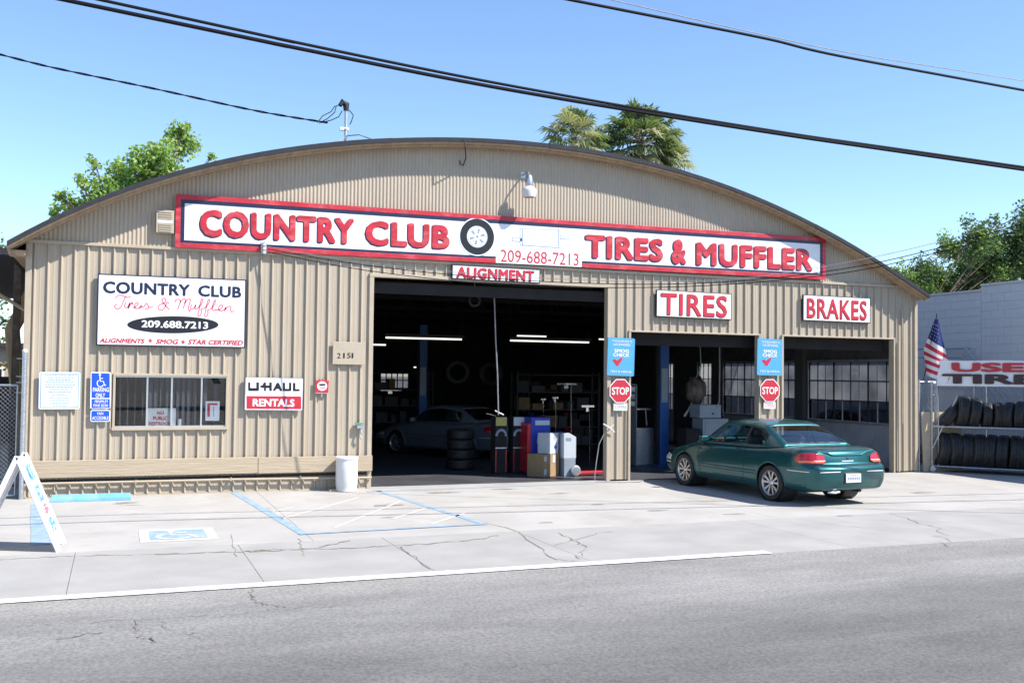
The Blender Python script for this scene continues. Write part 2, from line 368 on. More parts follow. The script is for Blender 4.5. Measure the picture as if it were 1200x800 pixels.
def addg(pts, wd):
    q = [((px-.5)*hh*1.5, (py-.5)*hh*1.5) for px, py in pts]
    if len(q) == 2 and abs(q[0][0]-q[1][0]) < .01:
        c_ = q[0]; r_ = wd*hh; mb.add([(c_[0]+r_*math.cos(t*.6), c_[1]+r_*math.sin(t*.6), .011) for t in range(10)], [tuple(range(10))]); return
    ribbon(mb, q, wd*hh*1.5*1.2, .0105)
wheelchair(addg); mb.build('wheelchair_figure', M['whitefaint'], sym)

# ================================================================ GARAGE BUILDING
bld = thing('garage_building', 'tan corrugated metal tyre garage with arched roof and three open bays', 'building')
XL, XR = -1.40, 17.05; ZT = 4.235; YB = 20.0
DO = -.36     # roof front edge
prof_px = [(8,281),(23,275),(100,243),(165,213),(230,191),(300,180),(400,168),(480,163.5),(560,161.5),(640,167.5),(720,181),(800,201),(860,220.5),(930,250),(1000,287),(1060,327),(1084,341)]
def dy_over(x): return -.22*max(0.0, min(1.0, (5.0-x)/6.0))     # the overhang widens towards the left end, shaped to widen the gable shade
pp = [W(u, v, DO+dy_over(W(u, v, DO).x)) for u, v in prof_px]
import numpy as np
cf = np.polyfit([p.x-7.7 for p in pp], [p.z for p in pp], 5)
def roofz(x): return float(np.polyval(cf, x-7.7))
RX0, RX1 = pp[0].x, 17.12
rxs = [RX0+(RX1-RX0)*i/72 for i in range(73)]
def roof_strip(mb, y0, y1, zo0, zo1, x0=None, x1=None):
    q = [x for x in rxs if (x0 is None or x0 <= x <= x1)]; n = len(q)
    vs = []
    for x in q:
        z = roofz(x); e0 = dy_over(x) if y0 < -.1 else 0; e1 = dy_over(x) if y1 < -.1 else 0; vs += [(x, y0+e0, z+zo0), (x, y1+e1, z+zo0), (x, y1+e1, z+zo1), (x, y0+e0, z+zo1)]
    fs = [(4*i+k, 4*i+(k+1) % 4, 4*i+4+(k+1) % 4, 4*i+4+k) for i in range(n-1) for k in range(4)]
    fs += [(0,1,2,3), tuple(4*(n-1)+k for k in (3,2,1,0))]; mb.add(vs, fs)
mb = MB(); roof_strip(mb, DO, YB+.3, -.06, 0); roof = mb.build('roof', M['felt'], bld)
n_seg = 6
for k in range(n_seg):       # roofing edge laps: pieces of edge metal, each slightly proud
    a = rxs[k*12]; b = rxs[(k+1)*12]
    mb = MB(); roof_strip(mb, DO-.012-.004*(k % 2), DO+.05, -.066-.003*(k % 2), .008+.003*(k % 2), a, b); mb.build('edge_flashing', M['felt'], roof)
mb = MB(); roof_strip(mb, DO+.02, .02, -.10, -.062); mb.build('soffit', M['soffit'], bld)
mb = MB(); roof_strip(mb, DO+.10, DO+.14, -.135, -.102); mb.build('fascia_board', M['soffit'], bld)
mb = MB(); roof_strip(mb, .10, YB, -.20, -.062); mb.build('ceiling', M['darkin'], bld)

PITCH_R = .2018; PH = W(40.3, 400).x-.017
def rib_profile(x0, x1):
    pts = {}
    k0 = int((x0-PH)/PITCH_R)-2; k1 = int((x1-PH)/PITCH_R)+2; L_ = []
    for k in range(k0, k1+1):
        c = PH+k*PITCH_R
        L_ += [(c-.024,0),(c-.013,-.038),(c-.001,-.038),(c+.021,0),(c+.066,0),(c+.072,-.003),(c+.084,-.003),(c+.090,0),(c+.128,0),(c+.134,-.003),(c+.146,-.003),(c+.152,0)]
    return clip(L_, x0, x1)
def clip(L_, x0, x1):
    def at(x):
        for a, b in zip(L_[:-1], L_[1:]):
            if a[0] <= x <= b[0]: return a[1]+(b[1]-a[1])*(x-a[0])/max(1e-9, b[0]-a[0])
        return 0
    return [(x0, at(x0))]+[p for p in L_ if x0+1e-4 < p[0] < x1-1e-4]+[(x1, at(x1))]
GP = .0678
def sine_profile(x0, x1):
    L_ = []; k0 = int(x0/GP)-1; k1 = int(x1/GP)+2
    for k in range(k0*8, k1*8): L_.append((k*GP/8, -.008-.008*math.sin(2*math.pi*k/8)))
    return clip(L_, x0, x1)
def sheet(name, prof, zb, zt, mt, parent, y0=0, smooth=False):
    vs = []
    for x, y in prof:
        b = zb(x) if callable(zb) else zb; t = zt(x) if callable(zt) else zt
        vs += [(x, y0+y, b), (x, y0+y, t)]
    mb = MB(); mb.add(vs, [(2*i, 2*i+2, 2*i+3, 2*i+1) for i in range(len(prof)-1)])
    return mb.build(name, mt, parent, recalc=False, smooth=smooth)
wall = thing('front_wall', None, None); wall.parent = bld
def siding(x0, x1, z0, z1):
    k = math.floor((x0-PH)/PITCH_R/4)+1; cuts = [x0]
    while PH+(k*4+.5)*PITCH_R < x1-.05:
        c = PH+(k*4+.5)*PITCH_R
        if c > x0+.1: cuts.append(c)
        k += 1
    cuts.append(x1)
    for i, (a, b) in enumerate(zip(cuts[:-1], cuts[1:])):
        sheet('siding_panel', rib_profile(a, b), z0, z1, M['siding'], wall, y0=-.0015*(i % 2))
D1 = (W(436,400).x, W(711.5,400).x, 3.875); D2 = (W(737.5,450).x, W(888.5,450).x, 3.0); D3 = (W(916.5,450).x, W(1046.5,450).x, 3.0)
WN = (W(135,470).x, W(264.3,470).x, W(200,500).z, W(200,440.8).z)
siding(XL, WN[0], .03, ZT); siding(WN[0], WN[1], .03, WN[2]); siding(WN[0], WN[1], WN[3], ZT); siding(WN[1], D1[0]-.0, .03, ZT)
siding(D1[0], D1[1], D1[2], ZT); siding(D1[1], D2[0], .03, ZT); siding(D2[0], D2[1], D2[2], ZT); siding(D2[1], D3[0], .03, ZT)
siding(D3[0], D3[1], D3[2], ZT); siding(D3[1], XR, .03, ZT)
gx = XL
i = 0
while gx < XR-.01:
    b = min(gx+GP*10, XR)
    if XR-b < .2: b = XR
    sheet('gable_panel', sine_profile(gx, b), ZT-.03, lambda x: roofz(x)-.10, M['gable'], wall, y0=-.001*(i % 2)-.002, smooth=True)
    gx = b; i += 1
# inner skin so no light leaks
def wallbox(name, x0, x1, y0, y1, z0, z1, mt, parent=bld):
    mb = MB(); mb.box(x0, x1, y0, y1, z0, z1); return mb.build(name, mt, parent)
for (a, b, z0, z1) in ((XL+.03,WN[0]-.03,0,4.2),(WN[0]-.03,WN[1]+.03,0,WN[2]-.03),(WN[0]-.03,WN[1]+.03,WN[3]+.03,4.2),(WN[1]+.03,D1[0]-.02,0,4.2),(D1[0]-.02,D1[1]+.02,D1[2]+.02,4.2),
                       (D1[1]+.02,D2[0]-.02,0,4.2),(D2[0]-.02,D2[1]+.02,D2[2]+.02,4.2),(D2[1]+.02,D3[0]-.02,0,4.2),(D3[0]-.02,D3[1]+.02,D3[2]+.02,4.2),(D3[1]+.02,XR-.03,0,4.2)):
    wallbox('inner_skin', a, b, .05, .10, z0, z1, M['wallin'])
# trims
def tbox(name, x0, x1, y0, y1, z0, z1, mt='trim', bev=.004, parent=bld):
    mb = MB(); mb.box(x0, x1, y0, y1, z0, z1); return mb.build(name, M[mt], parent, bevel=bev)
tbox('gable_trim', XL, 9.0, -.055, .0, ZT-.055, ZT-.004); tbox('gable_trim', 9.005, XR, -.057, .0, ZT-.057, ZT-.006)
tbox('corner_trim', XL-.02, XL+.075, -.045, .05, .02, ZT-.058); tbox('corner_trim', XR-.06, XR+.02, -.045, .05, .02, ZT-.06)
for (a, b, h), wd in ((D1,.07),(D2,.035),(D3,.035)):
    tbox('door_jamb', a-wd, a+.012, -.042, .12, .0, h); tbox('door_jamb', b-.012, b+wd, -.042, .12, .0, h)
    tbox('door_header', a-wd, b+wd, -.046, .12, h+.002, h+wd)
# downspout conduit at the right bay, service door seam
mb = MB(); mb.tube([(W(1050.5,500).x, -.07, .02), (W(1050.5,500).x, -.07, 2.95)], .022, 10); mb.build('downpipe', M['trim'], bld, smooth=True)
mb = MB(); mb.tube([(W(1055.5,500).x, -.06, 1.1), (W(1055.5,500).x, -.06, 3.7)], .014, 8); mb.build('conduit', M['trim'], bld, smooth=True)
# weathered bumper board and pipe along the left wall
bx0, bx1 = XL+.05, W(436,550).x
for a, b, dz in ((bx0, 2.35, 0), (2.358, bx1-.02, -.008)):
    tbox('bumper_board', a, b, -.10, -.034, .335+dz, .615+dz, 'wood', .006)
mb = MB(); mb.tube([(XL+.1,-.085,.245),(1.6,-.085,.235),(1.65,-.085,.238),(W(434,566).x,-.085,.205)], .021, 10); mb.build('water_pipe', M['trim'], bld, smooth=True)
tbox('sill_plate', XL+.02, D1[0]-.08, -.028, .0, .0, .028, 'trim', 0)
tbox('sill_plate', XL+.02, D1[0]-.07, -.052, -.0305, .262, .30, 'darkin', 0)
mb = MB(); mb.tube([(XL+.5,-.07,.245),(XL+.5,-.07,.1)], .01, 6)
for x in (0.35, 1.9, 3.1): mb.box(x-.012, x+.012, -.11, -.03, .21, .27)
mb.build('pipe_bracket', M['trim'], bld)
# left office window
win = thing('office_window', None, None); win.parent = bld
a, b, z0, z1 = WN
mb = MB(); f = .035
mb.box(a-.04, b+.04, -.05, .06, z1, z1+.045); mb.box(a-.05, b+.05, -.065, .06, z0-.05, z0); mb.box(a-.04, a, -.048, .06, z0, z1); mb.box(b, b+.04, -.048, .06, z0, z1)
mb.build('window_frame', M['trim'], win, bevel=.004)
mx = [W(u, 470, .0).x for u in (172.3, 201, 236)]
for x in mx: tbox('mullion', x-.014, x+.014, -.012, .03, z0+.001, z1-.001, 'aluminium', .003, win)
tbox('track', a+.001, b-.001, -.018, .034, z0+.001, z0+.022, 'aluminium', .002, win); tbox('track', a+.001, b-.001, -.018, .034, z1-.022, z1-.001, 'aluminium', .002, win)
ed = [a]+mx+[b]
for i in range(4):
    mb = MB(); mb.box(ed[i]+.014, ed[i+1]-.014, .006+.006*(i % 2), .010+.006*(i % 2), z0+.022, z1-.022); mb.build('pane', M['glass'], win)
M['blind'] = mat('vertical_blind', (.10,.105,.12), .8, var=.2)
bl = thing('window_blinds', 'grey vertical slat blinds hanging behind the office window panes', 'blinds', (0, .12, z1-.02))
for k in range(14):
    x = mx[0]+.06+k*.09
    if x > b-.45 and k % 2: continue
    if x < b-.04:
        mb = MB(); mb.T = Matrix.Translation((x, 0, 0)) @ Matrix.Rotation(.5+.2*random.random(), 4, 'Z'); mb.box(-.04, .04, -.002, .002, -(z1-z0)+.03, 0); mb.build('slat', M['blind'], bl)
for k in range(4):
    x = a+.08+k*.12; mb = MB(); mb.T = Matrix.Translation((x, .02, 0)) @ Matrix.Rotation(1.3, 4, 'Z'); mb.box(-.045, .045, -.002, .002, -(z1-z0)+.03, -.0); mb.build('slat', M['blind'], bl)
# office room behind
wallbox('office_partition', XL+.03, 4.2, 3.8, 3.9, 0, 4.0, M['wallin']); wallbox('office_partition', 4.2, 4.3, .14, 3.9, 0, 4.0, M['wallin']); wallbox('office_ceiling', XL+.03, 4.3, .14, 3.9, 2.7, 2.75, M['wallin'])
# side and rear walls
wallbox('left_wall', XL-.0, XL+.1, .05, YB, 0, 4.05, M['siding'])
ra_ = W(446,454,YB-.1); rb_ = W(479,437,YB-.1)
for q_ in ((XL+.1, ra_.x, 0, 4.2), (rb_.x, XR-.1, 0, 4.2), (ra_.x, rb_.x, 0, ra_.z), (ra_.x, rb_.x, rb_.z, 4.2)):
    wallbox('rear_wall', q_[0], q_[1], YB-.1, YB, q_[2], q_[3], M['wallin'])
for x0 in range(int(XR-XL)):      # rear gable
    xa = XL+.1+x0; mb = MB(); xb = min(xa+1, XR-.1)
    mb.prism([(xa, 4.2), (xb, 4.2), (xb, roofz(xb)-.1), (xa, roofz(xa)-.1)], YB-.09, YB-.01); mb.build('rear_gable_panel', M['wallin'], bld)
# right wall with steel sash windows
SZ0, SZ1 = 1.06, 2.52
wy = [(.55, 3.72), (4.3, 7.75), (8.4, 9.2), (10.7, 11.5)]
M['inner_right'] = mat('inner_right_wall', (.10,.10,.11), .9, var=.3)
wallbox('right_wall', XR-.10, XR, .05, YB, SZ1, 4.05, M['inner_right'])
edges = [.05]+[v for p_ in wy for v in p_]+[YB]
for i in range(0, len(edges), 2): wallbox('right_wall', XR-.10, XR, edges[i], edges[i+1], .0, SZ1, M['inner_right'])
M['kick'] = mat('corrugated_grey_wainscot', (.42,.43,.47), .7, var=.2, scale=2)
M['shelfsteel'] = mat('dark_shelf_steel', (.07,.07,.08), .6)
M['sash'] = mat('grey_steel_sash', (.26,.27,.29), .6, var=.2)
for wi, (ya, yb_) in enumerate(wy):
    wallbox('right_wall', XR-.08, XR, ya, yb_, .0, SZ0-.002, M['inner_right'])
    # fine corrugated wainscot, inside face
    prf = []; t = ya
    while t < yb_: prf += [(t, 0), (t+.035, .014)]; t += .07
    prf.append((yb_, 0)); mb = MB(); vs = []
    for t, d in prf: vs += [(XR-.10-d, t, .02), (XR-.10-d, t, SZ0-.06)]
    mb.add(vs, [(2*i, 2*i+2, 2*i+3, 2*i+1) for i in range(len(prf)-1)]); mb.build('wainscot_panel', M['kick'], bld)
    sw = thing('sash_window', None, None); sw.parent = bld
    mb = MB(); t_ = .05
    mb.box(XR-.14, XR-.02, ya-.03, yb_+.03, SZ1, SZ1+.06); mb.box(XR-.16, XR-.02, ya-.03, yb_+.03, SZ0-.06, SZ0); mb.box(XR-.13, XR-.02, ya-.04, ya, SZ0, SZ1); mb.box(XR-.13, XR-.02, yb_, yb_+.04, SZ0, SZ1)
    mb.build('window_frame', M['sash'], sw)
    n = 10 if yb_-ya > 2 else 3; dy = (yb_-ya)/n; rows = [SZ0, 1.56, 2.06, SZ1]
    for k in range(1, n):
        mb = MB(); big = (k in (3, 7)); wd = .022 if big else .011
        mb.box(XR-.075, XR-.045, ya+k*dy-wd, ya+k*dy+wd, SZ0+.001, SZ1-.001); mb.build('mullion', M['darkin'] if k % 2 else M['sash'], sw)
    for r_ in rows[1:3]:
        mb = MB(); mb.box(XR-.078, XR-.043, ya+.001, yb_-.001, r_-.012, r_+.012); mb.build('transom', M['sash'] if r_ > 2 else M['darkin'], sw)
    for k in range(n):
        for r_ in range(3):
            mb = MB(); mb.box(XR-.062, XR-.058, ya+k*dy, ya+(k+1)*dy, rows[r_], rows[r_+1]); mb.build('pane', M['dusty'] if r_ else M['dimglass'], sw)
# floor, beams, posts inside
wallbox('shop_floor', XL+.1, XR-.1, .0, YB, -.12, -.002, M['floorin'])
for y in (2.6, 6.2, 10, 14, 18):
    mb = MB()
    q = [(x, roofz(x)-.22) for x in [XL+.2+(XR-XL-.4)*i/16 for i in range(17)]]
    mb.tube([(x, y, z) for x, z in q], .07, 4); mb.tube([(XL+.2, y, 4.0), (XR-.2, y, 4.0)], .07, 4)
    for i in range(1, 16): mb.tube([(q[i][0], y, 4.0), (q[i][0], y, q[i][1])], .03, 4); mb.tube([(q[i][0], y, 4.0), (q[i-1][0], y, q[i-1][1])], .025, 4)
    mb.build('roof_truss', M['darkin'], bld)
wallbox('door_beam', D1[0], D1[1], .14, .26, 3.60, 3.80, M['darkin']); wallbox('door_beam', D2[0], D3[1], .3, .4, 2.75, 3.0, M['darkin'])
M['postgrey'] = mat('inner_post', (.10,.10,.11), .8)
wallbox('inner_post', XR-.22, XR-.10, 3.82, 4.18, 0, 4.0, M['postgrey']); wallbox('inner_post', XR-.22, XR-.10, 7.85, 8.15, 0, 4.0, M['postgrey'])
# thin metal threshold plates
tbox('threshold', D1[0]-.05, D1[1]+.0, -.03, .12, -.001, .012, 'concrete', 0)
# eave bits: left rafter tail and end board, right gutter end
mb = MB(); mb.box(RX0, XL, DO+.03, YB, roofz(RX0)-.17, roofz(RX0)-.10); mb.build('eave_board', M['soffit'], bld)
mb = MB(); mb.box(XR+.02, XR+.13, .1, YB, roofz(RX1)-.19, roofz(RX1)-.10); mb.build('eave_gutter', M['offwhite'], bld)
mb = MB(); mb.tube([W(544,163,-.4), W(545,172,-.41), W(546,185,-.2), W(543,194,-.06), W(539,192,-.05), W(539,188,-.05)], .012, 8); mb.build('hanging_hook', M['plasticblack'], bld)

# ================================================================ SIGNS
def text_mesh(s, bold=0.0, ext=0.0, shear=0.0, space=1.0, bev=0.0):
    cu = bpy.data.curves.new('t', 'FONT'); cu.body = s; cu.offset = bold; cu.extrude = max(ext, 1e-4); cu.shear = shear; cu.space_character = space
    cu.resolution_u = 3; cu.align_x = 'LEFT'
    if bev: cu.bevel_depth = bev
    o = bpy.data.objects.new('t', cu); C.objects.link(o); dg = bpy.context.evaluated_depsgraph_get(); dg.update()
    me = bpy.data.meshes.new_from_object(o.evaluated_get(dg)); bpy.data.objects.remove(o); bpy.data.curves.remove(cu)
    return me
def put_text(s, x0, x1, z0, z1, y, mt, parent, name='lettering', bold=.02, ext=.004, shear=0, space=1.0):
    """lettering filling the box x0..x1, z0..z1 in the parent's front plane"""
    off = 0.0 if bold > .002 else bold; me = text_mesh(s, off, 1, shear, space); extra = bold-off
    if extra > .002:       # heavier weights: the same outlines struck several times, side by side
        bm = bmesh.new(); bm.from_mesh(me); base = list(bm.verts)+list(bm.edges)+list(bm.faces)
        for dx_, dy_ in ((-1,.5),(1,-.5),(-.5,-1),(.5,1),(-1.0,-.4),(1.0,.4),(-.4,.8),(.4,-.8)):
            d_ = bmesh.ops.duplicate(bm, geom=base); bmesh.ops.translate(bm, vec=(dx_*extra, dy_*extra, 0), verts=[g for g in d_['geom'] if isinstance(g, bmesh.types.BMVert)])
        bm.to_mesh(me); bm.free(); nb = len(me.vertices)//9
    xs_ = [v.co.x for v in me.vertices]; ys_ = [v.co.y for v in me.vertices]
    ax, bx, ay, by = min(xs_), max(xs_), min(ys_), max(ys_)
    for v in me.vertices:
        X = x0+(v.co.x-ax)/(bx-ax)*(x1-x0); Z = z0+(v.co.y-ay)/(by-ay)*(z1-z0)
        v.co = (X, y-((ext+.0003*(v.index//nb if extra > .002 else 0)) if v.co.z > 0 else 0), Z)
    me.materials.clear(); me.materials.append(M[mt]); me.name = name
    o = bpy.data.objects.new(name, me); C.objects.link(o); o.parent = parent; return o
def rrect(x0, x1, z0, z1, r, n=5):
    out = []
    for cx_, cz_, a_ in ((x1-r, z0+r, -90), (x1-r, z1-r, 0), (x0+r, z1-r, 90), (x0+r, z0+r, 180)):
        for k in range(n+1):
            t = R(a_+90*k/n); out.append((cx_+r*math.cos(t), cz_+r*math.sin(t)))
    return out
class Sign:
    """a flat sign on the wall; sightings are turned into its own local plane"""
    def __init__(s, name, label, cat, tl, tr, br, bl, y=-.075, group=None):
        q = [W(*p, y) for p in (tl, tr, br, bl)]; s.y = y
        c = sum(q, Vector())/4; s.tilt = (math.atan2(q[1].z-q[0].z, q[1].x-q[0].x)+math.atan2(q[2].z-q[3].z, q[2].x-q[3].x))/2
        s.w = ((q[1]-q[0]).length+(q[2]-q[3]).length)/2; s.h = ((q[0]-q[3]).length+(q[1]-q[2]).length)/2
        s.o = thing(name, label, cat, c, group=group); s.o.rotation_euler = (0, -s.tilt, 0); s.c = c
    def loc(s, u, v):
        p = W(u, v, s.y)-s.c; t = s.tilt; return (p.x*math.cos(t)+p.z*math.sin(t), -p.x*math.sin(t)+p.z*math.cos(t))
    def plate(s, mt, ins=0, y0=0, th=.02, name='panel', r=0, bev=0):
        x, z = s.w/2-ins, s.h/2-ins; mb = MB()
        mb.prism(rrect(-x, x, -z, z, r) if r else [(-x,-z),(x,-z),(x,z),(-x,z)], y0, y0+th); return mb.build(name, M[mt], s.o, bevel=bev)
    def text(s, st, uL, uR, tL, bL, tR, bR, mt, y=-.002, **k):
        a = s.loc(uL, tL); b = s.loc(uL, bL); c = s.loc(uR, tR); d = s.loc(uR, bR)
        return put_text(st, (a[0]+b[0])/2, (c[0]+d[0])/2, (b[1]+d[1])/2, (a[1]+c[1])/2, y, mt, s.o, **k)
    def rect(s, uL, uR, tL, bL, tR, bR, mt, y0=-.002, th=.002, name='field', r=0):
        a = s.loc(uL, tL); b = s.loc(uL, bL); c = s.loc(uR, tR); d = s.loc(uR, bR); mb = MB()
        mb.prism([b, d, c, a], y0, y0+th); return mb.build(name, M[mt], s.o)
    def poly(s, pts, mt, y0=-.003, th=.002, name='mark', local=False):
        mb = MB(); mb.prism(pts if local else [s.loc(*p) for p in pts], y0, y0+th); return mb.build(name, M[mt], s.o)

# --- the long painted sign
sg = Sign('long_sign', 'long red bordered sign with painted tyre and muffler, lettered COUNTRY CLUB TIRES & MUFFLER', 'sign', (205.5,227),(967.5,279),(967.5,327.5),(205.5,290), y=-.10)
hw, hh = sg.w/2, sg.h/2
b1 = .085; b2 = .15
mb = MB(); mb.box(-hw, hw, -.01, .03, hh-b1, hh); mb.box(-hw, -hw+b1, -.01, .03, -hh, hh-b1-.001); mb.box(hw-b1, hw, -.01, .03, -hh, hh-b1-.001)
g0 = sg.loc(581, 300)[0]; g1 = sg.loc(682, 306)[0]
mb.box(-hw+b1+.001, g0, -.0101, .03, -hh, -hh+b1); mb.box(g1, hw-b1-.001, -.0101, .03, -hh, -hh+b1)
mb.build('red_border', M['red'], sg.o, bevel=.003)
mb = MB(); mb.box(-hw+b1, hw-b1, -.006, .028, hh-b2, hh-b1-.001); mb.box(-hw+b1, -hw+b2, -.006, .028, -hh+b1, hh-b2-.001); mb.box(hw-b2, hw-b1, -.006, .028, -hh+b1, hh-b2-.001)
mb.box(-hw+b2+.001, g0, -.0061, .028, -hh+b1+.001, -hh+b2-.02); mb.box(g1, hw-b2-.001, -.0061, .028, -hh+b1+.001, -hh+b2-.02); mb.build('navy_border', M['navy'], sg.o)
seams = [-hw+b1+.01, sg.loc(341,270)[0], g0-.9, g0+1.6, g1+1.3, g1+3.4, hw-b1-.01]
for i in range(6):
    mb = MB(); mb.box(seams[i]+.001, seams[i+1]-.001, -.001-.0008*(i % 2), .02, -hh+.01, hh-.02); mb.build('white_panel', M['white'], sg.o)
def shadowed(st, uL, uR, tL, bL, tR, bR, bold=.035, **k):
    sg.text(st, uL-1.5, uR-1.0, tL+.8, bL+1.5, tR+.8, bR+1.5, 'navy', y=-.0025, bold=bold, ext=.002, name='letter_shadow', **k)
    sg.text(st, uL, uR, tL, bL, tR, bR, 'red', y=-.0055, bold=bold, ext=.003, name='lettering', **k)
shadowed('COUNTRY', 234.5, 415, 244.5, 276.5, 256.5, 287, bold=.048, space=1.10)
shadowed('CLUB', 428.5, 527, 257.5, 287.5, 264.5, 292, bold=.048, space=1.10)
shadowed('TIRES', 686, 777, 274, 302, 280.5, 307, bold=.048, space=1.10)
shadowed('&', 787, 804, 280, 309, 281, 310, bold=.05)
shadowed('MUFFLER', 816, 952, 284, 312, 292, 316.5, bold=.046, space=1.10)
sg.text('209-688-7213', 586.5, 678, 292.5, 307.5, 297, 310.5, 'redflat', y=-.003, bold=.0, ext=.002, name='phone_number')
# painted tyre
c = sg.loc(559, 277.5); rr = (sg.loc(579, 278)[0]-sg.loc(539, 277)[0])/2
def disc(mt, r_, y0, name, n=40): sg.poly([(c[0]+r_*math.cos(2*math.pi*k/n), c[1]+r_*math.sin(2*math.pi*k/n)) for k in range(n)], mt, y0, .0015, name, True)
disc('white', rr*1.06, -.0085, 'painted_tyre_edge'); disc('black', rr, -.0105, 'painted_tyre'); disc('offwhite', rr*.60, -.0125, 'painted_rim'); disc('grey', rr*.55, -.0135, 'rim_line'); disc('white', rr*.52, -.0145, 'rim_face')
mb = MB()
for k in range(6):
    t = k*math.pi/3+.3; a_ = t-.17; b_ = t+.17
    mb.prism([(c[0]+r_*math.cos(q), c[1]+r_*math.sin(q)) for r_, q in ((rr*.2,t-.25),(rr*.46,a_),(rr*.46,b_),(rr*.2,t+.25))], -.0155, -.0147)
mb.prism([(c[0]+rr*.08*math.cos(q*.7), c[1]+rr*.08*math.sin(q*.7)) for q in range(9)], -.0155, -.0147)
mb.build('rim_spokes', M['grey'], sg.o)
# painted muffler
def frame(uL, uR, tL, bL, tR, bR, nm):
    sg.rect(uL, uR, tL, bL, tR, bR, 'grey', -.0035, .001, nm); sg.rect(uL+.5, uR-.5, tL+.6, bL-.6, tR+.6, bR-.6, 'muffler', -.0052, .001, nm+'_body')
frame(600, 612, 278, 283, 278.5, 283.5, 'tail_pipe'); frame(656, 667, 276, 280, 277, 281, 'inlet_pipe'); frame(609, 656.7, 267.5, 287.5, 269.5, 291, 'muffler_outline')
for u in (612, 654): sg.rect(u, u+.7, 268.5, 288.5, 268.5, 288.5, 'grey', -.0066, .0009, 'muffler_seam')

# --- COUNTRY CLUB board on the left
sg = Sign('company_board', 'white board over the office window with pink script and a black phone number oval', 'sign', (113.5,320.5),(288,327.5),(288,408),(113.5,404.5), y=-.09)
sg.plate('navy', 0, 0, .045, 'frame', bev=.004); sg.plate('white', .022, -.002, .004, 'face')
def U(x, z): return 110+x*.15, 315+z*.15      # coordinates read off an enlargement
def btext(st, x0, x1, tL, bL, tR, bR, mt, **k):
    a = U(x0, tL); b = U(x0, bL); c_ = U(x1, tR); d = U(x1, bR); sg.text(st, a[0], c_[0], a[1], b[1], c_[1], d[1], mt, y=-.0022, ext=.002, **k)
btext('COUNTRY', 72, 750, 97, 192, 120, 212, 'navy', bold=.035, space=1.05); btext('CLUB', 815, 1152, 128, 218, 138, 226, 'navy', bold=.035, space=1.05)
ov = [(617+357*math.cos(t*math.pi/24), 436+67*math.sin(t*math.pi/24)) for t in range(48)]
sg.poly([U(*p) for p in ov], 'black', -.004, .0018, 'oval')
a = U(372, 400); sg.text('209.688.7213', U(372,0)[0], U(892,0)[0], U(0,402)[1], U(0,458)[1], U(0,412)[1], U(0,468)[1], 'white', y=-.0045, bold=.028, ext=.0015, name='phone_number')
btext('ALIGNMENTS', 42, 398, 541, 576, 545, 583, 'redflat', bold=.034, shear=.25)
btext('SMOG', 484, 662, 548, 586, 550, 588, 'redflat', bold=.034, shear=.25)
btext('STAR CERTIFIED', 734, 1166, 553, 589, 557, 597, 'redflat', bold=.034, shear=.25)
for cx_, cz_ in ((441, 561), (696, 571)):
    sg.poly([U(cx_+(23 if k % 2 == 0 else 9)*math.sin(k*math.pi/5+.15), cz_-(25 if k % 2 == 0 else 9)*math.cos(k*math.pi/5+.15)) for k in range(10)], 'redflat', -.004, .0018, 'star')
# script lettering, drawn as brush strokes
def stroke(parent, sgn, pts, wd, mt, y=-.0035, nm='script_stroke', sm=6):
    q = [Vector(sgn.loc(*U(*p))) for p in pts]; out = []
    for i in range(len(q)-1):
        p0, p1, p2, p3 = q[max(i-1,0)], q[i], q[i+1], q[min(i+2, len(q)-1)]
        for k in range(sm):
            t = k/sm; out.append(.5*((2*p1)+(p2-p0)*t+(2*p0-5*p1+4*p2-p3)*t*t+(3*p1-p0-3*p2+p3)*t**3))
    out.append(q[-1]); mbs = MB(); vs = []
    for i, p in enumerate(out):
        d = (out[min(i+1, len(out)-1)]-out[max(i-1, 0)]); d = d.normalized() if d.length else Vector((1,0)); n = Vector((-d.y, d.x))*wd/2
        vs += [(p.x-n.x, y, p.y-n.y), (p.x+n.x, y, p.y+n.y)]
    mbs.add(vs, [(2*i, 2*i+2, 2*i+3, 2*i+1) for i in range(len(out)-1)]); return mbs.build(nm, M[mt], parent)
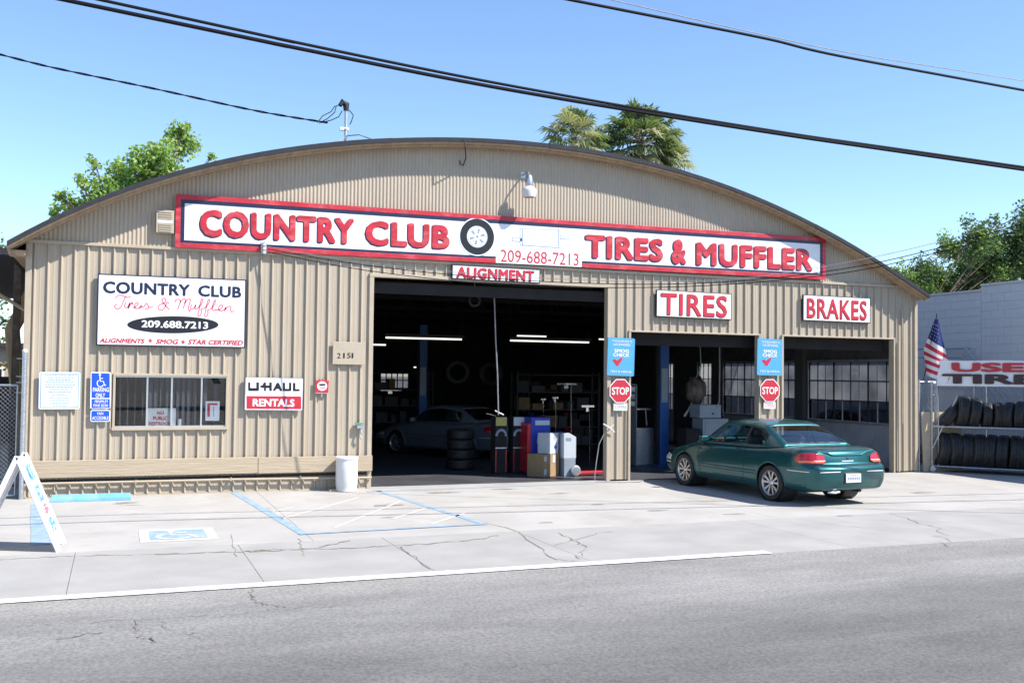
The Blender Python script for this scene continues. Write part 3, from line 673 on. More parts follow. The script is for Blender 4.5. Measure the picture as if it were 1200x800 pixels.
strokes = [[(168,232),(185,210),(215,207),(262,222),(290,216)], [(247,216),(228,262),(212,296),(190,312),(166,304),(164,284),(184,276)],      # T
 [(250,262),(240,290),(246,303),(262,298),(280,268)], [(259,243),(260,240)], [(280,268),(276,286),(268,308)], [(280,268),(293,262),(303,268),(298,280)],  # i r
 [(268,308),(285,280),(303,268)], [(303,300),(320,300),(346,276),(338,264),(322,276),(318,296),(330,310),(352,304),(372,284)],                            # e
 [(352,312),(372,296),(366,284)], [(372,300),(392,294),(408,270),(418,276),(428,296),(420,312),(398,314)],[(428,300),(446,300),(462,290)],                 # s
 [(590,268),(572,262),(560,290),(540,318),(512,318),(502,298),(516,280),(544,270),(562,252),(556,232),(538,232),(532,250),(548,272),(572,300),(590,318)],   # &
 [(634,262),(640,244),(664,238),(676,250),(668,280),(654,318)], [(672,262),(700,236),(716,242),(708,280),(696,312)], [(708,270),(730,240),(752,238),(752,256),(740,300),(746,330),(756,320)], # M
 [(764,278),(756,304),(766,316),(784,304),(796,280)], [(796,280),(790,306),(796,316),(812,308)],                                                        # u
 [(812,308),(842,272),(852,240),(842,236),(832,268),(820,330),(812,362),(828,366),(840,340),(836,318)], [(836,318),(858,308)],                          # f
 [(858,312),(894,276),(904,244),(894,240),(884,272),(872,334),(866,368),(882,370),(892,344),(888,322)], [(888,322),(914,312)],                          # f
 [(914,312),(938,284),(952,250),(942,246),(930,280),(926,316),(938,326),(956,316)],                                                                       # l
 [(950,318),(980,318),(1006,296),(996,282),(980,294),(974,314),(988,328),(1012,322),(1032,300)],                                                         # e
 [(1032,300),(1026,318),(1018,334)], [(1026,318),(1044,298),(1062,292),(1072,300),(1066,318),(1078,336),(1098,322)]]                                      # r
for k in strokes: stroke(sg.o, sg, k, .021, 'pink')

# --- small trade signs
def boxed(name, label, pts, txt, tb, bold=.05, mt='redflat', sh=0):
    s_ = Sign(name, label, 'sign', *pts, y=-.09); s_.plate('black', 0, 0, .04, 'frame', bev=.003); s_.plate('white', .02, -.003, .005, 'face')
    s_.text(txt, tb[0]-.4, tb[1]-.3, tb[2]+.5, tb[3]+.8, tb[4]+.5, tb[5]+.8, 'black', y=-.0032, bold=bold, ext=.0008, name='letter_edge', shear=sh, space=1.08)
    s_.text(txt, *tb, mt, y=-.0065, bold=bold, ext=.003, shear=sh, space=1.08); return s_
boxed('alignment_sign', 'narrow white sign lettered ALIGNMENT over the tallest bay door', ((529.5,309.5),(633,316),(633,332),(529.5,327)), 'ALIGNMENT', (535,626,312,325.5,317.5,329.5), .045)
boxed('tires_sign', 'white sign lettered TIRES in red above the middle bay', ((769,339),(857.5,344),(857.5,375),(769,371)), 'TIRES', (774,852,342.5,369,347,372), .022)
boxed('brakes_sign', 'white sign lettered BRAKES in red above the right bay', ((941,345),(1020,349),(1020,379),(941,375.5)), 'BRAKES', (945.5,1015.5,349,372.5,352.5,375.5), .018)
# rental sign
s_ = Sign('rental_sign', 'white and red sign lettered U-HAUL RENTALS between the office window and bay door', 'sign', (287,441.5),(355,443),(355,481),(287,480.5), y=-.085)
s_.plate('galv', 0, 0, .03, 'edge', r=.02); s_.plate('white', .012, -.003, .004, 'face', r=.015)
s_.rect(288.8, 353, 463.7, 478.8, 464.2, 479.2, 'redflat', -.0045, .0012, 'red_band')
s_.text('RENTALS', 296, 345, 467, 476, 467.5, 476.5, 'white', y=-.005, bold=.035, ext=.0015)
# blocky emblem letters
def blk(polys, mt='black'):
    for q in polys: s_.poly([(280+x/10.91, 435+y/10.91) for x, y in q], mt, -.0055, .002, 'letter_stroke')
blk([[(118,140),(145,140),(145,212),(222,212),(222,140),(256,140),(256,240),(246,250),(128,250),(118,240)][::-1]])
blk([[(275,178),(300,178),(320,140),(345,140),(345,178),(388,178),(388,140),(420,140),(420,250),(388,250),(388,212),(345,212),(345,250),(320,250),(320,212),(275,205)][::-1]])
s_.text('A', 280+436/10.91, 280+556/10.91, 435+144/10.91, 435+250/10.91, 435+144/10.91, 435+250/10.91, 'black', y=-.0035, bold=.05, ext=.002)
blk([[(562,144),(590,144),(590,222),(640,222),(640,144),(670,144),(670,245),(660,252),(572,252),(562,245)][::-1], [(690,146),(722,146),(722,226),(776,226),(776,252),(690,252)][::-1]])
# small red badge sign
s_ = Sign('badge_sign', 'small red badge sign with a white oval right of the rental sign', 'sign', (370,444),(385,444.5),(385,460),(370,459.5), y=-.07)
mb = MB(); x, z = s_.w/2, s_.h/2; mb.prism([(-x,-z),(x,-z),(x,z*.9),(x*.75,z*.7),(x*.5,z*1.05),(x*.2,z*.8),(0,z*1.1),(-x*.2,z*.8),(-x*.5,z*1.05),(-x*.75,z*.7),(-x,z*.9)], 0, .015); mb.build('plate', M['redflat'], s_.o)
s_.poly([(x*.78*math.cos(t*.4), z*(-.02)+z*.72*math.sin(t*.4)) for t in range(16)], 'white', -.003, .002, 'oval', True)
s_.poly([(-x*.5,.01),(-x*.1,-.002),(x*.5,.012),(x*.55,.04),(-x*.45,.035)], 'black', -.0045, .001, 'printed_name', True); s_.poly([(-x*.4,-.04),(x*.5,-.04),(x*.5,-.025),(-x*.4,-.025)], 'redflat', -.0045, .001, 'printed_line', True)
mb = MB(); mb.box(-x, x, -.002, .017, -z-.02, -z-.003); mb.box(-.01,.01,.0,.03,-z-.08,-z-.02); mb.build('hanger', M['galv'], s_.o)
# address board
s_ = Sign('address_board', 'tan wooden board with black house numbers 2151 beside the tall bay', 'sign', (390,400),(428,401),(428,427.5),(390,426.5), y=-.075)
s_.plate('trim', 0, 0, .03, 'board', bev=.004)
for ch, u in (('2',395),('1',402.2),('5',406.8),('1',412.2)): s_.text(ch, u, u+(4.2 if ch != '1' else 1.8), 413.5, 419.5, 413.5, 419.5, 'black', y=-.001, bold=.0, ext=.004, name='house_number')
# accessible parking sign
s_ = Sign('accessible_parking_sign', 'tall blue sign with white wheelchair figure lettered PARKING ONLY', 'sign', (106,435.5),(130,436),(129.5,478.5),(106,479), y=-.07)
s_.plate('white', 0, 0, .008, 'plate', r=.03)
s_.rect(107.3,128.6,437,466,437.3,466,'ada',-.002,.0018,'blue_field'); s_.rect(107.3,128.6,467.3,478,467.3,477.6,'ada',-.002,.0018,'fine_field')
def adds(pts, wd):
    X = lambda p: (s_.loc(111.5+p[0]*14, 453.5-p[1]*15.5))
    q = [X(p) for p in pts]; mb_ = MB()
    if len(q) == 2 and abs(pts[0][0]-pts[1][0]) < .01: mb_.prism([(q[0][0]+.018*math.cos(t*.6), q[0][1]+.018*math.sin(t*.6)) for t in range(10)], -.0045, -.003)
    else:
        vs = []
        for i, p in enumerate(q):
            d = (Vector(q[min(i+1,len(q)-1)])-Vector(q[max(i-1,0)])).normalized(); n = Vector((-d.y, d.x))*wd*.10
            vs += [(p[0]-n.x, -.004, p[1]-n.y), (p[0]+n.x, -.004, p[1]+n.y)]
        mb_.add(vs, [(2*i, 2*i+2, 2*i+3, 2*i+1) for i in range(len(q)-1)])
    mb_.build('wheelchair_figure', M['white'], s_.o)
wheelchair(adds)
s_.text('PARKING', 108.8,127.6,453.8,459,454,459,'white',y=-.0025,bold=.02,ext=.001); s_.text('ONLY', 112,123,460.6,465.4,460.6,465.4,'white',y=-.0025,bold=.02,ext=.001)
s_.text('MINIMUM', 111,126,468.5,472,468.5,472,'white',y=-.0025,bold=.01,ext=.001); s_.text('FINE $250', 109.5,126.5,473.3,477,473.3,477,'white',y=-.0025,bold=.01,ext=.001)
s_ = Sign('van_accessible_sign', 'small blue plate lettered VAN ACCESSIBLE below the wheelchair sign', 'sign', (106,480.2),(129.3,480.2),(129,493.8),(106,494), y=-.07)
s_.plate('white', 0, 0, .008, 'plate', r=.03); s_.plate('ada', .014, -.002, .0018, 'blue_field', r=.02)
s_.text('VAN', 113.5,121,482.6,486,482.6,486,'white',y=-.0025,bold=.01,ext=.001); s_.text('ACCESSIBLE', 108,127.2,487.6,491.6,487.6,491.6,'white',y=-.0025,bold=.01,ext=.001)
# tow-away notice with fine print (illegible in the photograph: broken grey lines)
s_ = Sign('parking_notice', 'pale framed notice of small grey print left of the blue wheelchair sign', 'sign', (45.5,435.5),(94,436),(94,479),(45.5,479.5), y=-.07)
s_.plate('greyblue', 0, 0, .008, 'plate', r=.03); s_.plate('grey', .022, -.0015, .001, 'printed_border', r=.02); s_.plate('greyblue', .034, -.003, .001, 'print_field', r=.012)
random.seed(3)
for v, u0, u1 in ((439.5,52,90),(442.3,56,87),(445,57,84),(447.8,54,87),(450.6,53,88),(453.4,53,87),(456.2,58,81),(459,56,84),(463,61,79),(465.8,58,81),(469,57,82),(472.4,59,81),(475,62,79)):
    u = u0; mb = MB()
    while u < u1-1:
        l = random.uniform(1.2, 3.6); e = min(u+l, u1); a = s_.loc(u, v+.55); b = s_.loc(e, v-.55); mb.prism([(a[0],a[1]),(b[0],a[1]),(b[0],b[1]),(a[0],b[1])], -.0042, -.0032); u = e+.7
    mb.build('print_line', M['grey'], s_.o)
# posts between the bays: smog, stop, open
def octa(s_, mt, k, y0, nm, th=.002):
    r_ = s_.w/2*k/math.cos(math.pi/8); s_.poly([(r_*math.cos(math.pi/8+i*math.pi/4), r_*math.sin(math.pi/8+i*math.pi/4)) for i in range(8)], mt, y0, th, nm, True)
for side, du, (q1, q2, q3, q4), st, op in (('left', 0, ((712,395),(743.5,396.5),(743.5,441),(712,439.5)), ((714.5,445),(739.5,445),(739.5,471),(714.5,471)), ((719,472),(735.5,472.5),(735,481),(719,481))),
                           ('right', 1, ((887.5,396.5),(916.5,397.5),(916.5,440.5),(887.5,439)), ((891,445),(913.5,445),(913.5,470),(891,470)), ((895,470.5),(909,471),(909,479),(895,478.8)))):
    w_ = 'first' if side == 'left' else 'second'
    s_ = Sign('smog_check_sign', 'light blue SMOG CHECK sign with red tick on the %s' % ('pillar right of the tall bay' if side == 'left' else 'pillar behind the teal car'), 'sign', q1, q2, q3, q4, y=-.10, group='blue smog check signs on the pillars')
    s_.plate('skyblue', 0, 0, .02, 'plate', r=.03)
    x, z = s_.w, s_.h
    def rel(t, a, b, c_, d, mt='white', **k): put_text(t, (a-.5)*x, (b-.5)*x, (.5-d)*z, (.5-c_)*z, -.002, mt, s_.o, ext=.001, **k)
    rel('THIS BUSINESS IS', .14, .88, .065, .12, bold=.01); rel('LICENSED', .2, .82, .15, .21, bold=.01); rel('SMOG', .24, .78, .30, .39, bold=.03); rel('CHECK', .20, .80, .41, .50, bold=.03)
    s_.poly([((a-.5)*x, (.5-b)*z) for a, b in ((.18,.60),(.26,.56),(.34,.60),(.56,.50),(.54,.58),(.40,.75),(.34,.74))], 'redflat', -.003, .002, 'red_tick', True)
    rel('TEST & REPAIR', .10, .90, .865, .92, bold=.01)
    s_ = Sign('stop_sign', 'red octagonal STOP sign below the blue sign on the %s' % ('pillar right of the tall bay' if side == 'left' else 'pillar behind the teal car'), 'stop sign', *st, y=-.09, group='stop signs on the pillars')
    octa(s_, 'white', 1, 0, 'plate', .006); octa(s_, 'redflat', .93, -.0015, 'red_face', .001)
    put_text('STOP', -s_.w*.40, s_.w*.40, -s_.h*.17, s_.h*.17, -.002, 'white', s_.o, bold=.02, ext=.002)
    s_ = Sign('open_sign', 'small white OPEN plate under the stop sign on the %s' % ('pillar right of the tall bay' if side == 'left' else 'pillar behind the teal car'), 'sign', *op, y=-.075, group='open plates under the stop signs')
    s_.plate('offwhite', 0, 0, .006, 'plate', bev=.002); put_text('OPEN', -s_.w*.38, s_.w*.38, -s_.h*.25, s_.h*.22, -.001, 'grey' if side == 'left' else 'pink', s_.o, bold=-.005, ext=.001)
# beige louvred box left of the long sign
s_ = Sign('louvred_box', 'beige louvred vent box at the left end of the long sign', 'vent', (183,245.5),(204,247),(204,273.5),(183,272.5), y=-.13)
x, z = s_.w/2, s_.h/2; mb = MB(); mb.box(-x, x, 0, .12, -z, z); mb.build('case', M['trim'], s_.o, bevel=.006)
for k in (-1, 1):
    for i in range(4):
        mb = MB(); zc = k*z*.55+(i-1.5)*.038; mb.box(-x*.72, x*.72, -.010, -.001, zc-.010, zc+.010); mb.build('louvre', M['trim'], s_.o)
mb = MB(); mb.box(-x*.86, x*.86, -.004, -.001, -z*.14, z*.14); mb.build('plate', M['offwhite'], s_.o)

# notices in the office window
def card(name, label, cat, pts, mt, y):
    s_ = Sign(name, label, cat, *pts, y=y); s_.plate(mt, 0, 0, .004, 'sheet'); return s_
s_ = card('restroom_notice', 'white card reading NO PUBLIC RESTROOM inside the office window', 'notice', ((172.5,478),(206,478),(206,499.2),(172.5,499.2)), 'offwhite', .026)
s_.text('NO', 184.5,192.5,481.5,485.5,481.5,485.5,'redflat',bold=.02,ext=.001); s_.text('PUBLIC', 179.5,196.5,487.5,491.8,487.5,491.8,'redflat',bold=.02,ext=.001); s_.text('RESTROOM', 174.3,201,494,498,494,498,'redflat',bold=.02,ext=.001)
s_ = card('calendar_notice', 'white poster with red corner in the right pane of the office window', 'notice', ((240.8,470),(257.3,470),(257,492.8),(240.8,492.8)), 'white', .026)
s_.rect(243,255,472,474.6,472,474.6,'redflat',-.002,.001,'red_bar'); s_.rect(243,246,474.6,488,474.6,488,'redflat',-.002,.001,'red_column'); s_.rect(250,250.8,476,488,476,488,'grey',-.002,.001,'rule')
mb = MB(); p = W(210, 499, .06); mb.tube([(p.x, .06, WN[2]), (p.x, .06, WN[2]+.13)], .035, 10); tag(mb.build('bottle', M['offwhite'], smooth=True), 'small white bottle standing on the office window sill', 'bottle')

# ================================================================ FITTINGS, WIRES
# gable lamp
lp = W(620, 222, -.34); lam = thing('gable_lamp', 'white bell shaped lamp on a bracket above the long sign', 'lamp', (lp.x, 0, lp.z))
mb = MB(); mb.tube([(0,-.0,.33),(0,-.16,.35),(0,-.28,.34),(0,-.34,.27),(0,-.34,.20)], .016, 8); mb.box(-.05,.05,-.03,0,.27,.39); mb.build('bracket_arm', M['galv'], lam, smooth=True)
mb = MB(); mb.T = Matrix.Translation((0,-.34,0)); mb.lathe([(.035,.27),(.05,.265),(.07,.20),(.075,.06),(.07,.05)], 20); mb.build('ballast_housing', M['galv'], lam, smooth=True)
mb = MB(); mb.T = Matrix.Translation((0,-.34,0)); mb.lathe([(.03,.07),(.10,.045),(.145,-.01),(.15,-.035),(.125,-.15),(.115,-.155),(.11,-.15),(.135,-.03),(.09,.03)], 28); mb.build('lamp_shade', M['offwhite'], lam, smooth=True)
# service mast on the roof
mp_ = P(405, 165, (0, 1.2, 0), (1, 0)); base = (mp_.x, 1.2, roofz(mp_.x)-.01); topz = P(405, 124, (0,1.2,0), (1,0)).z
ms = thing('service_mast', 'grey electric service mast with weatherhead standing on the roof', 'mast', base); hz = topz-base[2]
mb = MB(); mb.tube([(0,0,-.05),(0,0,hz-.06)], .034, 10); mb.lathe([(.10,0),(.09,.03),(.04,.07)], 12); mb.build('pipe', M['galv'], ms, smooth=True)
mb = MB(); mb.tube([(.0,0,hz-.10),(-.0,0,hz+.02),(-.08,-.02,hz+.06),(-.13,-.04,hz-.02)], [.05,.07,.06,.04], 10); mb.build('weatherhead', M['plasticblack'], ms, smooth=True)
mb = MB(); mb.box(-.12,.06,-.03,.03,hz*.52,hz*.58); mb.lathe([(.02,hz*.52),(.05,hz*.55),(.02,hz*.6)], 10); mb.build('insulator', M['offwhite'], ms)
mb = MB(); mb.tube([(0,0,hz*.42),(.2,-.3,hz*.40),(.95,-1.2,-.05)], .012, 6); mb.tube([(0,0,hz*.4),(-.9,-.6,-.3)], .012, 6); mb.build('guy_wire', M['wiregrey'], ms)
def PW(u, v, y): 
    p = W(u, v, y); return p
def wire(name, label, pts, r, mt='wire', n=7, sub=6, group=None, wob=0):
    q = [Vector(p) for p in pts]; out = []
    for i in range(len(q)-1):
        p0, p1, p2, p3 = q[max(i-1,0)], q[i], q[i+1], q[min(i+2, len(q)-1)]
        for k in range(sub):
            t = k/sub; out.append(.5*((2*p1)+(p2-p0)*t+(2*p0-5*p1+4*p2-p3)*t*t+(3*p1-p0-3*p2+p3)*t**3))
    out.append(q[-1]); mb = MB()
    if wob:
        for ph in (0, math.pi):
            mb.tube([p+Vector((0, math.cos(i*.9+ph)*wob, math.sin(i*.9+ph)*wob)) for i, p in enumerate(out)], r, n)
    else: mb.tube(out, r, n)
    return tag(mb.build(name, M[mt], smooth=True), label, 'cable', group)
yt_ = 1.2
wire('service_drop', 'twisted black service cable running from the roof mast up to the left edge', [PW(-260, 22, 2.2), PW(-60, 51, 1.9), PW(60,79,1.7), PW(180,104,1.5), PW(300,130,1.3), PW(384,144,1.1)], .011, sub=16, wob=.012)
for k, (a, b) in enumerate((((384,144),(372,134)),((384,144),(392,138)),((384,144),(398,140)))):
    pass
mb = MB(); e0 = PW(372,144,1.15)-Vector(base)
for pts in ([(372,144),(378,136),(388,131),(392,125),(398,123),(402,123)], [(374,144.5),(384,139),(392,132),(394,125)], [(376,144),(388,141),(397,137),(401,130)], [(409,129),(414,135),(412,142),(410,146)]):
    mb.tube([PW(u, v, 1.18)-Vector(base) for u, v in pts], .009, 6)
mb.build('drip_loop', M['wire'], ms, smooth=True)
# two heavy cables over the near pavement; shadows fall on the lot behind them
def ovh(u, v, ysh):      # height such that its shadow lands at ysh (world y)
    r = ray(u, v); k = r.z/r.y   # z = CAM_H + k*(y+D);  y + .58*z = ysh
    d = (ysh+CAM_D-.58*CAM_H)/(1+.58*k); return EYE + r*(d/r.y)
def ext(pts, a, b):
    p, q = pts[0], pts[1]; s_, t = pts[-2], pts[-1]
    return [p+(p-q).normalized()*a]+pts+[t+(t-s_).normalized()*b]
wire('overhead_cable', 'lower of the two heavy black cables crossing the whole sky', ext([ovh(75,0,-2.9), ovh(340,55,-3.0), ovh(600,106,-3.15), ovh(900,155,-3.6), ovh(1200,199,-4.1)], 22, 22), .024, sub=10, group='heavy cables over the lot')
wire('overhead_cable', 'upper of the two heavy black cables crossing the whole sky', ext([ovh(108,-2,-2.2), ovh(340,48.5,-2.3), ovh(600,101,-2.45), ovh(900,152.5,-2.95), ovh(1200,196,-3.4)], 22, 22), .019, sub=10, group='heavy cables over the lot')
def far(u, v): return W(u, v, 2.6) 
wire('overhead_cable', 'black cable bundle sloping down through the upper right sky', ext([far(660,-1.5), far(790,24), far(900,46), far(985,66), far(1200,106)], 24, 24), .035, sub=10)
wire('overhead_wire', 'thin grey wire just above the cable bundle in the upper right sky', ext([far(712,-1), far(850,31), far(1000,63), far(1200,95)], 24, 24), .012, mt='wiregrey', sub=10)
# house wires from the wall bracket to the street at the right
bp_ = W(309, 291, -.12); br = thing('wire_bracket', 'grey insulator bracket at the bottom edge of the long sign', 'bracket', bp_)
mb = MB(); mb.box(-.05,.05,-.02,.10,-.10,.10); mb.tube([(0,-.06,-.12),(0,-.06,.12)], .012, 8); mb.build('plate', M['galv'], br)
for z in (-.07, 0, .07):
    mb = MB(); mb.T = Matrix.Translation((0,-.06,z)); mb.lathe([(.018,-.025),(.035,-.02),(.022,0),(.035,.02),(.018,.025)], 12); mb.build('insulator', M['offwhite'], br, smooth=True)
hd = (.85, -.53)
for k, pts in enumerate((((314,292),(430,311),(590,327),(740,333),(870,329),(1000,313),(1110,288),(1200,262)), ((314,295),(430,317),(590,334),(740,337),(870,332),(1000,318),(1110,293),(1200,268)), ((314,289),(430,308),(590,323),(740,329.5),(870,326),(1000,306),(1110,281),(1200,255)))):
    q = [P(u, v, bp_, hd) for u, v in pts]; q = q+[q[-1]+(q[-1]-q[-2]).normalized()*12]
    wire('house_wire', '%s thin dark wire sagging across the front of the long sign' % ('middle','lowest','topmost')[k], q, .007 if k < 2 else .005, mt='wire' if k < 2 else 'wiregrey', n=5, group='thin wires from the wall bracket')
# electrical bits beside the tall bay
eb = thing('wall_valve', 'small green and grey hose valve on the wall beside the tall bay', 'valve', W(421, 497, -.05))
mb = MB(); mb.box(-.07,.06,-.05,.02,.0,.03); mb.build('green_cover', mat('verdigris', (.10,.25,.20), .6), eb)
mb = MB(); mb.box(-.05,.07,-.06,.02,-.07,-.01); mb.tube([(.02,-.03,-.07),(.02,-.05,-.14),(.0,-.04,-.2),(.04,-.04,-.26)], .018, 8); mb.build('valve_body', M['galv'], eb)
# hose bracket on the left pillar
hb = thing('pillar_hook', 'white hook with hanging grey hose on the left pillar', 'hook', W(713, 501, -.06))
mb = MB(); mb.tube([(-.13,-.03,.08),(0,-.05,0),(.12,-.03,-.09)], .014, 6); mb.tube([(-.02,-.03,-.03),(.1,-.04,.06)], .01, 6); mb.build('hook', M['offwhite'], hb)
q = [W(u, v, y)-hb.location for u, v, y in ((708,508,-.1),(702,520,-.12),(699,540,-.14),(697,556,-.15))]; q.append(Vector((q[-1].x-.02, q[-1].y-.05, -hb.location.z+.02)))
q += [Vector((q[-1].x+.3,-.25,-hb.location.z+.012)), Vector((q[-1].x+.9,-.32,-hb.location.z+.012)), Vector((q[-1].x+1.05,-.15,-hb.location.z+.012))]
mb = MB(); mb.tube(q, .009, 6); mb.build('hose', M['wiregrey'], hb)

# ================================================================ LOT OBJECTS
# barrel
b0 = G(404, 574); brl = thing('barrel', 'white plastic barrel standing against the wall left of the tall bay', 'barrel', (b0.x, -.30, 0))
mb = MB(); mb.lathe([(.17,.0),(.185,.01),(.187,.10),(.195,.12),(.195,.50),(.19,.55),(.185,.59),(.178,.595),(.17,.585),(.17,.56)], 36); mb.build('body', M['barrel'], brl, smooth=True)
mb = MB(); mb.lathe([(.192,.565),(.202,.57),(.202,.60),(.19,.61),(.02,.60)], 36); mb.build('lid', M['barrel'], brl, smooth=True)
mb = MB(); mb.box(-.30,.02,-.02,.2,.0,.028); mb.build('block', M['plywood'], brl)
# wheel stop
a = G(58, 588); b = G(152, 583); ws = MB(); L_ = (b-a).length
vs = []
for x in (0, L_):
    e = .03 if x == 0 else -.03
    vs += [(x,-.075,0),(x+e*.3,-.07,.05),(x+e,-.045,.11),(x+e,.045,.11),(x+e*.3,.07,.05),(x,.075,0)]
ws.add(vs, [(i, i+6, (i+1) % 6+6, (i+1) % 6) for i in range(6)]+[(0,1,2,3,4,5),(11,10,9,8,7,6)])
M['stopblue'] = mat('wheel_stop_blue', (.16,.42,.66), .8, var=.15, scale=6, dirt=((.45,.45,.45),.5), dscale=5, bump=.3)
wso = ws.build('wheel_stop', M['stopblue'], bevel=.008); wso.location = ((a.x), min(a.y, -.55), 0); tag(wso, 'light blue painted concrete wheel stop below the parking signs', 'wheel stop')
# folding A-frame barricade sign
A0 = G(69, 646.7); A1 = G(76.5, 637)
af = thing('a_frame_sign', 'white folding A-frame sign with pale blue lettering at the left edge of the lot', 'sign', (A0.x, A0.y, 0))
dd = Vector((A1.x-A0.x, A1.y-A0.y, 0)); wdt = .62; dd = dd.normalized() if dd.length else Vector((0,1,0)); dd = Vector((.06,1,0)).normalized()
topv = W(20, 535, A0.y); tx, tz = topv.x-A0.x, topv.z
def slanted(s0, s1, x_in, th, mt, nm, t0=0, t1=1, flip=False):
    # board in the plane from foot (fx) to top (tx,tz); s across the width
    fx = 0 if not flip else 2*tx
    a_ = Vector((fx+(tx-fx)*t0, 0, tz*t0)); b_ = Vector((fx+(tx-fx)*t1, 0, tz*t1)); n = Vector((tz, 0, -(tx-fx))).normalized()*(1 if not flip else 1)
    if n.x < 0 and not flip: n = -n
    mbq = MB(); vs = []
    for o_ in (x_in, x_in+th):
        for p_, s_q in ((a_, s0), (a_, s1), (b_, s1), (b_, s0)): vs.append(p_+dd*s_q+n*o_)
    mbq.add(vs, [(0,1,2,3),(7,6,5,4),(0,4,5,1),(1,5,6,2),(2,6,7,3),(3,7,4,0)]); return mbq.build(nm, M[mt], af, bevel=.008)
for fl in (False, True):
    slanted(.0, .055, -.03, .055, 'white', 'leg', flip=fl); slanted(wdt-.055, wdt, -.03, .055, 'white', 'leg', flip=fl)
    slanted(.056, wdt-.056, -.012, .02, 'white', 'board', .12, .97, fl); slanted(.056, wdt-.056, -.02, .04, 'white', 'rail', .05, .115, fl)
# lettering on the face that looks right (towards +x)
for ch, t0, t1, mt in (('SMOG', .72, .90, 'skyblue'), ('CHECK', .50, .67, 'skyblue'), ('$', .37, .47, 'pink'), ('OPEN', .18, .33, 'skyblue')):
    me = text_mesh(ch, .02, 1); X_ = [v.co.x for v in me.vertices]; Y_ = [v.co.y for v in me.vertices]
    n = Vector((tz, 0, -tx)).normalized(); n = n if n.x > 0 else -n
    ax, bx, ay, by = min(X_), max(X_), min(Y_), max(Y_)
    for v in me.vertices:
        s_q = .09+(wdt-.18)*(v.co.x-ax)/(bx-ax); t = t0+(t1-t0)*(v.co.y-ay)/(by-ay)
        v.co = Vector((tx*t, 0, tz*t))+dd*s_q+n*(.009+(.002 if v.co.z > 0 else 0))
    me.materials.clear(); me.materials.append(M[mt]); o = bpy.data.objects.new('lettering', me); C.objects.link(o); o.parent = af

# ================================================================ CAR
M['teal'] = mat('teal_metallic_paint', (.008,.10,.106), .36, .6, var=.12, scale=3, coat=.7)
M['silver'] = mat('silver_paint', (.20,.22,.26), .35, .3, coat=.8)
M['darkpaint'] = mat('dark_grey_paint', (.12,.12,.13), .35, .3, coat=.8)
M['tail'] = mat('tail_lamp_red', (.42,.012,.02), .12, coat=1)
M['amber'] = mat('tail_lamp_amber', (.75,.16,.05), .15, coat=1)
M['lens'] = mat('clear_lens', (.75,.72,.70), .12, coat=1)
M['seat'] = mat('seat_cloth_grey', (.07,.07,.075), .9)
M['dash'] = mat('dash_vinyl', (.05,.055,.06), .7)
M['platew'] = mat('number_plate', (.70,.72,.76), .4, var=.1, scale=30)
def lerp(a, b, t): return a+(b-a)*t
def tab(T, y):
    if y <= T[0][0]: return T[0][1]
    for (a, va), (b, vb) in zip(T[:-1], T[1:]):
        if y <= b:
            t = (y-a)/(b-a); t = t*t*(3-2*t)*.5+t*.5; return va+(vb-va)*t
    return T[-1][1]
LEN = 4.45
TOP = [(0,.90),(.12,.93),(.30,.945),(.85,.935),(1.6,.90),(2.9,.885),(3.15,.865),(3.8,.745),(4.2,.635),(4.45,.53)]
HW = [(0,.66),(.05,.73),(.18,.80),(.5,.835),(1.2,.845),(2.4,.845),(3.4,.835),(3.9,.80),(4.2,.72),(4.38,.60),(4.45,.48)]
BOT = [(0,.27),(.15,.235),(.6,.22),(1.2,.19),(3.2,.19),(4.0,.20),(4.45,.26)]
RA, FA, AR = 1.0, 3.46, .335    # rear and front axle along the car, arch radius
AZ = .305
def sec(y):
    h, t, b = tab(HW, y), tab(TOP, y), tab(BOT, y); H_ = t-b; out = []
    for fx, fz in ((0,0),(.55,0),(.82,.0),(.915,.03),(.955,.10),(.975,.20),(.985,.30),(.992,.38),(1.0,.46),(1.003,.54),(1.0,.62),(.99,.70),(.975,.78),(.95,.86),(.915,.915),(.86,.955),(.78,.975),(.66,.988),(.45,1.0),(.2,1.006),(0,1.008)):
        out.append((h*fx, b+H_*fz))
    return out
def rear_dy(z, y):
    c = tab([(.2,.10),(.30,.03),(.42,0),(.60,0),(.64,.03),(.675,.09),(.70,.105),(.85,.135),(.95,.19)], z)
    return c*math.exp(-(y/.35)**2)
def front_dy(z, y):
    c = tab([(.2,.10),(.35,.0),(.5,.0),(.60,.10),(.75,.25)], z); return -c*math.exp(-((LEN-y)/.4)**2)
